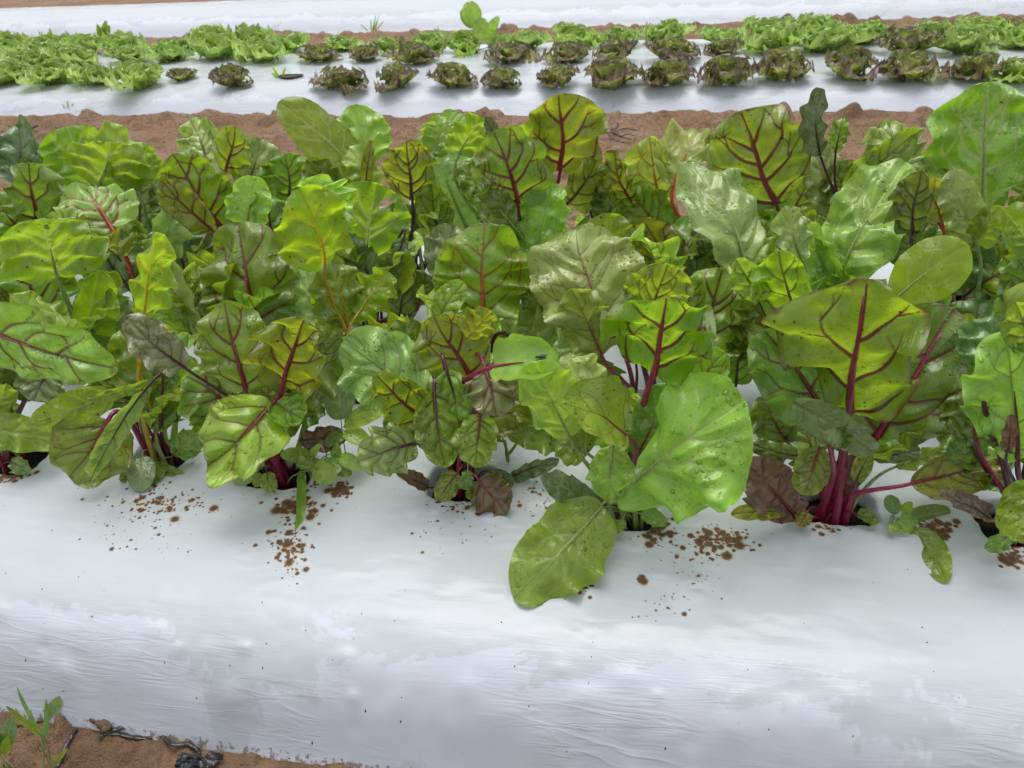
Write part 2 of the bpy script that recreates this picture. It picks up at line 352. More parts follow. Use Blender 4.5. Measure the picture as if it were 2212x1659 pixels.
def mulch(name, prof, b, sseg, qseg, label, holes=False):
    S = nonuni(sseg); Q = nonuni(qseg); s, q = np.meshgrid(S, Q, indexing='ij')
    qq = q + wob(s, b) * (1 - .0 * q); z = film_z(s, q, prof, b)
    at = {}
    top = sstep(prof[2, 0], prof[7, 0] if len(prof) > 15 else prof[6, 0], q) * (1 - sstep(prof[-6, 0], prof[-2, 0], q))
    at['top'] = top.ravel()
    at['foot'] = (np.exp(-np.maximum(q - prof[2, 0], 0) / .008) + np.exp(-np.maximum(prof[-3, 0] - q, 0) / .05)).ravel()
    mud = np.zeros_like(s); blk = np.zeros_like(s); keep = None
    if holes:
        z = z + dim(s, q)
        for (a, c, r) in SPOTS:
            i0, i1 = np.searchsorted(S, [a - 2 * r, a + 2 * r]); j0, j1 = np.searchsorted(Q, [c - 2 * r, c + 2 * r])
            if i1 > i0 and j1 > j0:
                d = np.hypot(s[i0:i1, j0:j1] - a, q[i0:i1, j0:j1] - c) / r
                mud[i0:i1, j0:j1] = np.maximum(mud[i0:i1, j0:j1], 1 - .5 * d)
        hd = hole_d(s, q)
        z = z - .03 * (1 - sstep(.96, 1.10, hd)) + .0028 * np.exp(-np.maximum(hd - 1.02, 0) / .10) * np.sin(hd * 55 + 6 * fbm(s * 9, q * 9, 5, 2)) + .004 * np.exp(-((hd - 1.12) / .09) ** 2) * (vn(s * 26, q * 26, 8) - .3)
        z = z - .007 * np.exp(-np.maximum(hd - 1, 0) / .22)
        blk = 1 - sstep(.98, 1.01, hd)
        for (hs_, hq, rx, ry) in HOLE.values():
            a_ = np.arctan2(q - hq, s - hs_); dd = np.hypot((s - hs_) / rx, (q - hq) / ry)
            z = z + np.where(dd < 3.2, .0016 * np.exp(-np.maximum(dd - 1, 0) / .5) * np.sin(a_ * 11 + hs_ * 50 + 2.5 * vn(a_ * 2, dd * 2, 4)), 0)
        keep = hd > .93
    at['mud'] = mud.ravel(); at['black'] = blk.ravel()
    x, y = bed_xy(s, qq); V = np.stack([x, y, z], -1).reshape(-1, 3)
    F = grid_faces(len(S), len(Q))
    if keep is not None: F = F[keep.ravel()[F].all(1)]
    o = mesh_obj(name, V, F[:, ::-1], FILM, attrs=at)
    a = o.data.attributes.new('sq', 'FLOAT_VECTOR', 'POINT')
    a.data.foreach_set('vector', np.stack([s, q, z], -1).astype(np.float32).ravel())
    tag(o, label, 'plastic mulch', 'white plastic mulch films over the raised beds'); return o
mulch('mulch_film', PF, 0, [(-7, -1.9, .04), (-1.9, -1.55, .01), (-1.55, 1.05, .0025), (1.05, 1.5, .01), (1.5, 6, .04)],
      [(.575, .82, .0036), (.82, 1.17, .0025), (1.17, 2.3, .008), (2.3, 2.47, .006)], 'white plastic mulch film over the nearest raised bed, cut with holes for chard', True)
mulch('mulch_film', PL, 2, [(-12, -5.5, .08), (-5.5, 3.2, .018), (3.2, 10, .08)], [(4.38, 4.75, .008), (4.75, 6.22, .02)], 'white plastic mulch film under the rows of lettuce')
mulch('mulch_film', PB, 4, [(-16, -8, .1), (-8, 5, .025), (5, 14, .1)], [(7.15, 7.7, .012), (7.7, 8.78, .03)], 'farthest white plastic mulch film, bare, along the top of the view')

def ground_z(s, q):
    z = np.full(s.shape, -.012)
    for prof, b in ((PF, 0), (PL, 2), (PB, 4)):
        inside = (q > prof[0, 0]) & (q < prof[-1, 0])
        zz = np.interp(q - wob(s, b), prof[:, 0], prof[:, 1])
        zz = np.where(zz > .02, zz - .05, np.minimum(zz - .05, -.03))
        t = sstep(prof[2, 0] - .005, prof[2, 0] + .03, q) * (1 - sstep(prof[-3, 0] - .03, prof[-3, 0] + .005, q))
        z = np.where(inside, z * (1 - t) + zz * t, z)
    return z
def build_ground():
    S = nonuni([(-200, -40, 20), (-40, -12, 2), (-12, -6, .25), (-6, -2, .03), (-2, -1.45, .014), (-1.45, -.3, .0055), (-.3, 2.6, .014), (2.6, 4.5, .03), (4.5, 12, .25), (12, 40, 2), (40, 200, 20)])
    Q = nonuni([(-30, -2, 4), (-2, .2, .2), (.2, .5, .02), (.5, .66, .005), (.66, 2.3, .03), (2.3, 4.55, .0125), (4.55, 6.1, .12), (6.1, 7.35, .022), (7.35, 8.65, .2), (8.65, 10.5, .035), (10.5, 20, .5), (20, 60, 4), (60, 300, 30)])
    s, q = np.meshgrid(S, Q, indexing='ij'); z = ground_z(s, q)
    open_ = (1 - sstep(.66, .70, q) * (1 - sstep(2.3, 2.36, q))) * (1 - sstep(4.5, 4.6, q) * (1 - sstep(6.05, 6.12, q))) * (1 - sstep(7.28, 7.4, q) * (1 - sstep(8.6, 8.68, q)))
    near = (np.abs(s) < 14) & (q < 14)
    path = sstep(2.3, 2.6, q) * (1 - sstep(4.2, 4.5, q))
    n = .06 * fbm(s * 1.6, q * 2.4, 21, 4) * path + .034 * fbm(s * 9, q * 9, 22, 4) * sstep(1, 2.4, q) + .010 * fbm(s * 22, q * 22, 23, 4)
    # soil thrown up against the feet of the films
    n += .034 * np.exp(-((q - 4.41) / .07) ** 2) * (.35 + 1.3 * vn(s * 3.1, q * 2, 31)) + .03 * np.exp(-((q - 2.46) / .06) ** 2)
    n += .04 * np.exp(-((q - 6.26) / .09) ** 2) * (.4 + vn(s * 3, q * 2, 33)) + .035 * np.exp(-((q - 7.17) / .08) ** 2) * (.3 + 1.2 * vn(s * 2.2, q, 34))
    n += .014 * np.exp(-((q - .60) / .03) ** 2) * (.2 + 1.1 * vn(s * 7, q * 4, 35))
    z = z + np.where(near, n, 0) * open_
    rg = np.random.RandomState(4)
    def clod(cs, cq, r, h):
        i0, i1 = np.searchsorted(S, [cs - 1.4 * r, cs + 1.4 * r]); j0, j1 = np.searchsorted(Q, [cq - 1.4 * r, cq + 1.4 * r])
        if i1 <= i0 or j1 <= j0: return
        a = s[i0:i1, j0:j1]; b = q[i0:i1, j0:j1]
        d = np.hypot(a - cs, b - cq) / r * (1 + .7 * fbm(a / r * .9, b / r * .9, int(abs(cs) * 100) % 50, 3))
        z[i0:i1, j0:j1] += h * np.sqrt(np.clip(1 - d * d, 0, 1)) * open_[i0:i1, j0:j1]
    for _ in range(1100):
        r = .012 + .05 * rg.rand() ** 3; clod(rg.uniform(-5, 3.2), rg.uniform(2.5, 4.42), r, r * rg.uniform(.35, .7))
    for _ in range(160):
        r = .02 + .06 * rg.rand() ** 2; clod(rg.uniform(-5, 3.2), rg.normal(4.34, .06), r, r * rg.uniform(.25, .5))
    for _ in range(420):
        r = .02 + .06 * rg.rand() ** 2; clod(rg.uniform(-8, 5), rg.choice([rg.normal(7.12, .06), rg.uniform(6.25, 7.15), rg.uniform(8.8, 10.4)]), r, r * .45)
    for _ in range(500):
        r = .004 + .012 * rg.rand() ** 2; clod(rg.uniform(-1.4, -.2), rg.uniform(.45, .64), r, r * rg.uniform(.4, .8))
    hole_shade = np.clip(1 - (np.minimum(hole_d(np.where(near, s, 99), q), 3) - 1.0) / .6, 0, 1)  # painted shade, strongest inside each planting hole and fading around it
    wetsoil = ((q < .7) * np.clip(.42 + 1.2 * fbm(s * 12, q * 12, 41, 3), 0, 1) + .6 * (q > 2) * np.clip(fbm(s * 2.2, q * 3, 44, 3) * 2.4, 0, 1))
    x, y = bed_xy(s, q)
    o = mesh_obj('ground', np.stack([x, y, z], -1).reshape(-1, 3), grid_faces(len(S), len(Q))[:, ::-1], SOIL, attrs={'hole_shade': hole_shade.ravel(), 'wetsoil': wetsoil.ravel()})
    o['kind'] = 'structure'; return S, Q, z
GS, GQ, GZ = build_ground()
def gz(s, q):
    i = min(max(np.searchsorted(GS, s), 0), len(GS) - 1); j = min(max(np.searchsorted(GQ, q), 0), len(GQ) - 1); return float(GZ[i, j])

# ------------------------------------------------------------------ leaves
def vein_net(rng, L, Wf, style):
    """Polylines ((x, y) points, half widths) in the flattened blade; Wf(t) is the half width there."""
    W = max(Wf(t) for t in (.3, .4, .5, .6)) * 2; k = {'thick': 1.5, 'thin': .6}.get(style, 1.0); ln = []
    y = np.linspace(0, L * .97, 26); ln.append((np.stack([W * .012 * np.sin(y / L * 7 + rng.random() * 6), y], 1), k * W * np.interp(y / L, [0, .5, 1], [.022, .012, .002])))
    n = rng.choice([3, 3, 4, 4])
    def run(x, yy, ang, turn, length, w0, w1, sg, depth):
        P = [(x, yy)]; st = length / 9
        for i in range(9):
            ang2 = ang + turn * (i / 8) + rng.uniform(-.13, .13)
            x += sg * math.sin(ang2) * st; yy += math.cos(ang2) * st
            t = yy / L
            if t > .985 or abs(x) > Wf(min(max(t, 0), 1)) * .95: break
            P.append((x, yy))
            if depth and (i == 4 or (i == 7 and depth == 2)): run(x, yy, ang2 + rng.choice([.75, -.8, .7]), rng.uniform(-.5, .2), length * rng.uniform(.32, .5), w0 * .45, w1 * .3, sg, depth - 1)
        if len(P) > 1: ln.append((np.array(P), np.linspace(w0, w1, len(P))))
    for sg in (-1, 1):
        for i in range(n):
            t0 = (.05 + .78 * (i + rng.uniform(-.3, .3)) / n) + (.04 if sg > 0 else 0)
            a = 1.22 - .55 * t0 + rng.uniform(-.1, .12)
            run(0, max(t0, .01) * L, a, -rng.uniform(.2, 1.25), W * rng.uniform(.48, .72) * (1.1 - .25 * t0), k * W * .0115, k * W * .001, sg, 2)
    return ln
def seg_dist(X, Y, lines):
    best = np.full(X.shape, 9.); dmin = np.full(X.shape, 9.)
    for P, w in lines:
        for i in range(len(P) - 1):
            (ax, ay), (bx, by) = P[i], P[i + 1]; dx, dy = bx - ax, by - ay; l2 = dx * dx + dy * dy + 1e-12
            t = np.clip(((X - ax) * dx + (Y - ay) * dy) / l2, 0, 1)
            d = np.hypot(X - ax - t * dx, Y - ay - t * dy); ww = w[i] + (w[i + 1] - w[i]) * t
            best = np.minimum(best, d - ww); dmin = np.minimum(dmin, d)
    return best, dmin
def blade(rng, B, T, W, nv, o):
    """A leaf blade from base B to tip T, W wide, its upper side towards nv. Returns verts, faces, attrs, uv, midrib points."""
    B = np.asarray(B, float); T = np.asarray(T, float); ax = T - B; L = np.linalg.norm(ax); ax = ax / L
    n = nrm(nv - (nv @ ax) * ax); lat = np.cross(ax, n)
    yaw = o.get('yaw', 0.); n, lat = n * math.cos(yaw) + lat * math.sin(yaw), lat * math.cos(yaw) - n * math.sin(yaw)
    ns, ntt = o['ns'] | 1, o['nt']
    tt = np.linspace(0, 1, ntt); tt = .45 * tt + .55 * (1 - np.cos(np.pi * tt)) / 2
    tm = o.get('tm', .48); k = math.log(.5) / math.log(tm); p = o.get('p', 2.15); lob = o.get('lob', .085); sd = rng.random() * 50
    def shape(t):
        u = np.clip(t, 0, 1) ** k; return np.clip(1 - np.abs(2 * u - 1) ** p, 0, 1) ** (1 / o.get('pq', 2.0))
    def wl(t, side):
        e = (vn(t * 5 + sd, t * 0 + side * 3.7) - .5) * 2 * lob + (vn(t * 15 + sd, t * 0 + side * 9.1 + 5) - .5) * lob * .7 + (vn(t * 40 + sd, t * 0 + side * 5 + 2) - .5) * lob * o.get('tooth', .30)
        pf = o.get('pr' if side else 'pl')
        if pf:
            xs = np.linspace(0, 1, len(pf)); c_ = np.interp(np.linspace(0, 1, 81), xs, pf); kk = np.hanning(9); kk /= kk.sum()
            c_ = np.convolve(np.pad(c_, 4, mode='edge'), kk, 'valid'); return W / 2 * np.interp(t, np.linspace(0, 1, 81), c_) * (1 + e * .5)
        return W / 2 * shape(t) * (1 + e)
    bow = o.get('bow', .05) * L; tc = o.get('tc', 0.) * L; sb = o.get('sb', 0.) * L
    mid = B + ax * (L * tt)[:, None] + n * (bow * 4 * tt * (1 - tt) + tc * tt ** 3)[:, None] + lat * (sb * 4 * tt * (1 - tt))[:, None]
    mid += n * (.015 * L * np.sin(tt * 7 + sd) * tt * (1 - tt) * 4)[:, None]
    Tn = np.gradient(mid, axis=0); Tn /= np.linalg.norm(Tn, axis=1)[:, None]
    tw = o.get('tw', 0.) * (tt - .3)
    Nn = n - (Tn @ n)[:, None] * Tn; Nn /= np.linalg.norm(Nn, axis=1)[:, None]; Ln = np.cross(Tn, Nn)
    Nn, Ln = Nn * np.cos(tw)[:, None] + Ln * np.sin(tw)[:, None], Ln * np.cos(tw)[:, None] - Nn * np.sin(tw)[:, None]
    ss = np.linspace(-1, 1, ns); s, t = np.meshgrid(ss, tt, indexing='xy')          # (nt, ns)
    w_ = np.where(s < 0, wl(t, 0), wl(t, 1)); As = np.abs(s)
    aL, aR = o.get('aL', .3), o.get('aR', .3); a = np.where(s < 0, aL, aR) * np.interp(t, [0, .25, 1], [o.get('a0', 1.), 1, o.get('a1', 1.)]); a = np.where(np.abs(a) < 1e-3, 1e-3, a)
    x = np.sign(s) * w_ * np.sin(a * As) / a; z = w_ * (1 - np.cos(a * As)) / a
    fx = s * w_; fy = t * L
    f = o.get('rf', 3.5)
    ru = o.get('ruf', .05) * W * As ** 1.7 * shape(t) ** .4 * (np.sin(2 * np.pi * f * t + sd + np.where(s < 0, 0, 2.1) + 2.5 * vn(t * 3 + sd, s * .5)) * (.5 + vn(t * 4 + sd, np.sign(s) + 7)))
    ru = ru + o.get('ruf2', .0) * W * As ** 3 * np.sin(2 * np.pi * f * 2.7 * t + sd * 2 + np.where(s < 0, 0, 1.3))
    z = z + ru + o.get('wav', .09) * W * (vn(fx / W * 2.2 + sd, fy / W * 2.2 + 3) - .5) * 2 * As ** .5
    vein = np.zeros_like(s)
    if o.get('veins', True):
        Wf = lambda q_: float(W / 2 * shape(np.float64(q_)))
        ln = vein_net(rng, L, Wf, o.get('vs', ''))
        bd, dm = seg_dist(fx, fy, ln); soft = max(W / ns * .8, W * .004)
        vein = np.clip(1 - sstep(-soft * .5, soft, bd), 0, 1)
        pk = o.get('puck', .05); z = z + pk * W * (sstep(0, .11 * W, dm) - .55) * np.minimum(1, (1 - As) * 4 + .2)
    V = mid[:, None, :] + x[..., None] * Ln[:, None, :] + z[..., None] * Nn[:, None, :]
    ed = np.maximum(As, np.maximum(sstep(.8, 1, t), 0))
    F = grid_faces(ntt, ns)
    for (hs0, ht0, hr0) in o.get('holes', []):
        c = F.mean(1).astype(int); hd = np.hypot((fx.ravel()[F].mean(1) - hs0 * W / 2), (fy.ravel()[F].mean(1) - ht0 * L)) * (1 + .8 * (vn(fx.ravel()[F].mean(1) / hr0 / W * 3, fy.ravel()[F].mean(1) / hr0 / W * 3) - .5))
        F = F[hd > hr0 * W]
    off = np.array([rng.random() * 7, rng.random() * 7])
    return V.reshape(-1, 3), F, {'vein': vein.ravel(), 'edge': ed.ravel()}, np.stack([fx.ravel(), fy.ravel()], 1) + off, mid, L

COL = {'g': (.135, .230, .022), 'l': (.146, .236, .020), 'd': (.098, .178, .020), 's': (.205, .300, .085), 'b': (.100, .175, .060),  # s and p are paler, with the sky's sheen put into the colour
       'o': (.150, .185, .018), 'r': (.105, .070, .030), 'p': (.145, .190, .080), 't': (.190, .315, .045)}
TRANS = {'g': .38, 'l': .62, 'd': .22, 's': .26, 'b': .2, 'o': .5, 'r': .25, 'p': .22, 't': .46}
LEAN = {'g': -.03, 'l': .04, 'd': .0, 's': -.10, 'b': -.06, 'o': .02, 'r': 0, 'p': -.08, 't': -.05}
ROOT = {}
def root_of(k): return ROOT[k]
def stalk_part(P, r0, r1, mat, leaf, base):
    V, F = tube(P, np.interp(np.linspace(0, 1, len(P)), [0, .5, 1], [r0, r0 * .8, r1]), 9, .85)
    mesh_obj('stalk', V - base, F, mat, parent=leaf)
def add_leaf(key, B, T, W, c, v, o=None, root=None, base=None, plant_y=None, stalk=True, nv=None, rng=None):
    o = dict(o or {}); root = root or ROOT[key]; base = np.array(root.location) if base is None else base
    rng = rng or random.Random(hash_(key, W, c, v, float(np.sum(B))))
    L = np.linalg.norm(T - B); C = (B + T) / 2
    if nv is None: nv = nrm(CAM - C)
    pxm = FPX / ((C - CAM) @ FW)
    o.setdefault('ns', int(min(max(W * pxm / 2.2, 17), 125))); o.setdefault('nt', int(min(max(L * pxm / 2.2, 18), 125)))
    o.setdefault('yaw', rng.uniform(-.5, .5)); W = W / max(.75, math.cos(o['yaw']))
    for kk, lo, hi in (('aL', -.6, .9), ('aR', -.6, .9), ('bow', -.03, .10), ('tc', -.18, .05), ('sb', -.03, .03), ('ruf', .08, .19), ('tm', .42, .53), ('tw', -.3, .3)):
        o.setdefault(kk, rng.uniform(lo, hi))
    if 'puck' not in o and 'holes' not in o and rng.random() < .25 and 'pl' not in o: o[rng.choice(['aL', 'aR'])] = rng.uniform(1.0, 1.6)
    V, F, at, uv, mid, L = blade(rng, B, T, W, nv, o)
    j = lambda x: x * rng.uniform(.88, 1.14)
    k0 = rng.uniform(.85, 1.18); cc = tuple(min(1, j(x) * k0 * m_) for x, m_ in zip(COL[c], (1.33, 1.30, 1.15)))
    lf = mesh_obj('leaf', V - base, F, LM[v], parent=root, attrs=at, uv=uv, color=cc)
    lf['trans'] = float(o.get('tr', TRANS[c])); lf['tinge'] = float(o.get('ti', .9 if c in 'orp' else (.45 if v in 'rm' and rng.random() < .5 else .0)))
    lf['vk'] = {'thick': .86, 'thin': .5}.get(o.get('vs', ''), .7)
    lf['speck'] = float(o.get('sp', .9 if c in 'glo' and rng.random() < .25 else 0.)); lf['wet'] = float(o.get('wet', rng.uniform(.7, 1.3)))
    if stalk:
        h = base + np.array([rng.uniform(-.028, .028), rng.uniform(-.02, .02), -.03]); ax = nrm(mid[1] - mid[0]); d = np.linalg.norm(B - h)
        p1 = h + np.array([0, 0, 1]) * d * .45 + (B - h) * .12; p2 = B - ax * d * .30
        r = o.get('r', .0030 + .030 * W)
        nr = int(len(mid) * o.get('rib', .55)); rib = mid[:nr]
        P = np.vstack([bez(h, p1, p2, B, 16)[:-1], rib[::max(1, nr // 12)]])
        kk = np.linspace(0, 1, len(P)); nb = 15 / len(P)
        rad = np.interp(kk, [0, nb * .5, nb, 1], [r * 1.15, r * .85, r * .62, r * .12])
        Vs, Fs = tube(P, rad, 9, .85); mesh_obj('stalk', Vs - base, Fs, SM[o.get('sv', v)], parent=lf)
    return lf
def above(px, py, P):
    if P[2] < .207:
        Q = on_z(px, py, .208); q = bed_sq(Q)[1]
        if .80 < q < 2.2: return Q
    return P
def hash_(*a):
    h = 17
    for x in a:
        for chx in str(x): h = (h * 31 + ord(chx)) % 1000003
    return h
CHARD_LABEL = {
 'a0': 'chard at the left end of the front row, with a big droopy crimson-veined leaf',
 'a1': 'chard in the front row with yellow and crimson stalks together and a twisted hanging leaf',
 'a2': 'chard in the front row beside broadleaf weeds, a crimson-edged leaf folding forward',
 'a3': 'chard in the front row under the fly, with puckered leaves and small brown ones',
 'a4': 'chard in the front row whose large bright green leaf flops onto the white film',
 'a5': 'chard in the front row with thick crimson stalks standing clear and a wide lime leaf',
 'a6': 'front row chard cut by the right edge of the photo, plain light green leaves',
 'b0': 'second row chard at the left edge, dark crimson-veined leaf above the droopy one',
 'b1': 'second row chard with a broad lime leaf that has two small holes',
 'b2': 'second row chard with a big puckered crimson-veined leaf beside a pale smooth one',
 'b3': 'second row chard with a slanting yellow stalk and a round yellow-green leaf',
 'b4': 'second row chard with the tall oval orange-ribbed leaf at the middle of the bed',
 'b5': 'second row chard with a wide pale wet leaf behind the red-veined lime leaf',
 'b6': 'second row chard whose maroon-ribbed lime leaf stands left of the widest lime leaf',
 'b7': 'second row chard with a smooth lime leaf pointing right, on the right of the bed',
 'b8': 'second row chard mostly outside the right edge of the photo',
 'c0': 'third row chard at the left edge with dark leaves on crimson midribs',
 'c1': 'third row chard with an oval leaf on an orange-red vein and a purplish wet leaf',
 'c2': 'third row chard with olive red-veined leaves spread to the left over bare soil',
 'c3': 'third row chard with a chewed lime leaf with a large hole and dark maroon stalks',
 'c4': 'third row chard with a crimson midrib leaf and a chewed pale green leaf beside it',
 'c5': 'third row chard with a reddish olive leaf between pale wet leaves',
 'c6': 'third row chard with two long pale ruffled leaves covered in drops',
 'c7': 'third row chard with a dark maroon-ribbed leaf and a cupped pale leaf',
 'c8': 'third row chard with lime leaves cut by the right edge of the photo',
 'd0': 'back row chard at the left with lime pale-veined cupped leaves and a grey-green leaf',
 'd1': 'back row chard with a pointed plain green leaf next to bare soil at the left',
 'd2': 'back row chard with a small red-veined lime leaf between two grey-green leaves',
 'd3': 'back row chard with the long lime leaf slanting up to the left',
 'd4': 'back row chard with a broad pale green leaf right of an olive red-veined one',
 'd5': 'back row chard with a notched lime leaf on crimson veins, tallest near the middle',
 'd6': 'back row chard with light lime leaves on thin red midribs, right of the middle',
 'd7': 'back row chard with a broad olive-green leaf on a red midrib, right of the middle',
 'd8': 'back row chard with a tall rolled dark leaf standing against the white film',
 'd9': 'back row chard with the tallest broad green leaf on a pale midrib at the right',
 'd10': 'back row chard mostly outside the right edge of the photo',
}
for k, (s, q) in PLANT.items():
    x, y = bed_xy(s, q)
    ROOT[k] = empty('chard_plant', (x, y, .195), CHARD_LABEL[k], 'chard plant', 'swiss chard planted in four rows on the nearest bed')

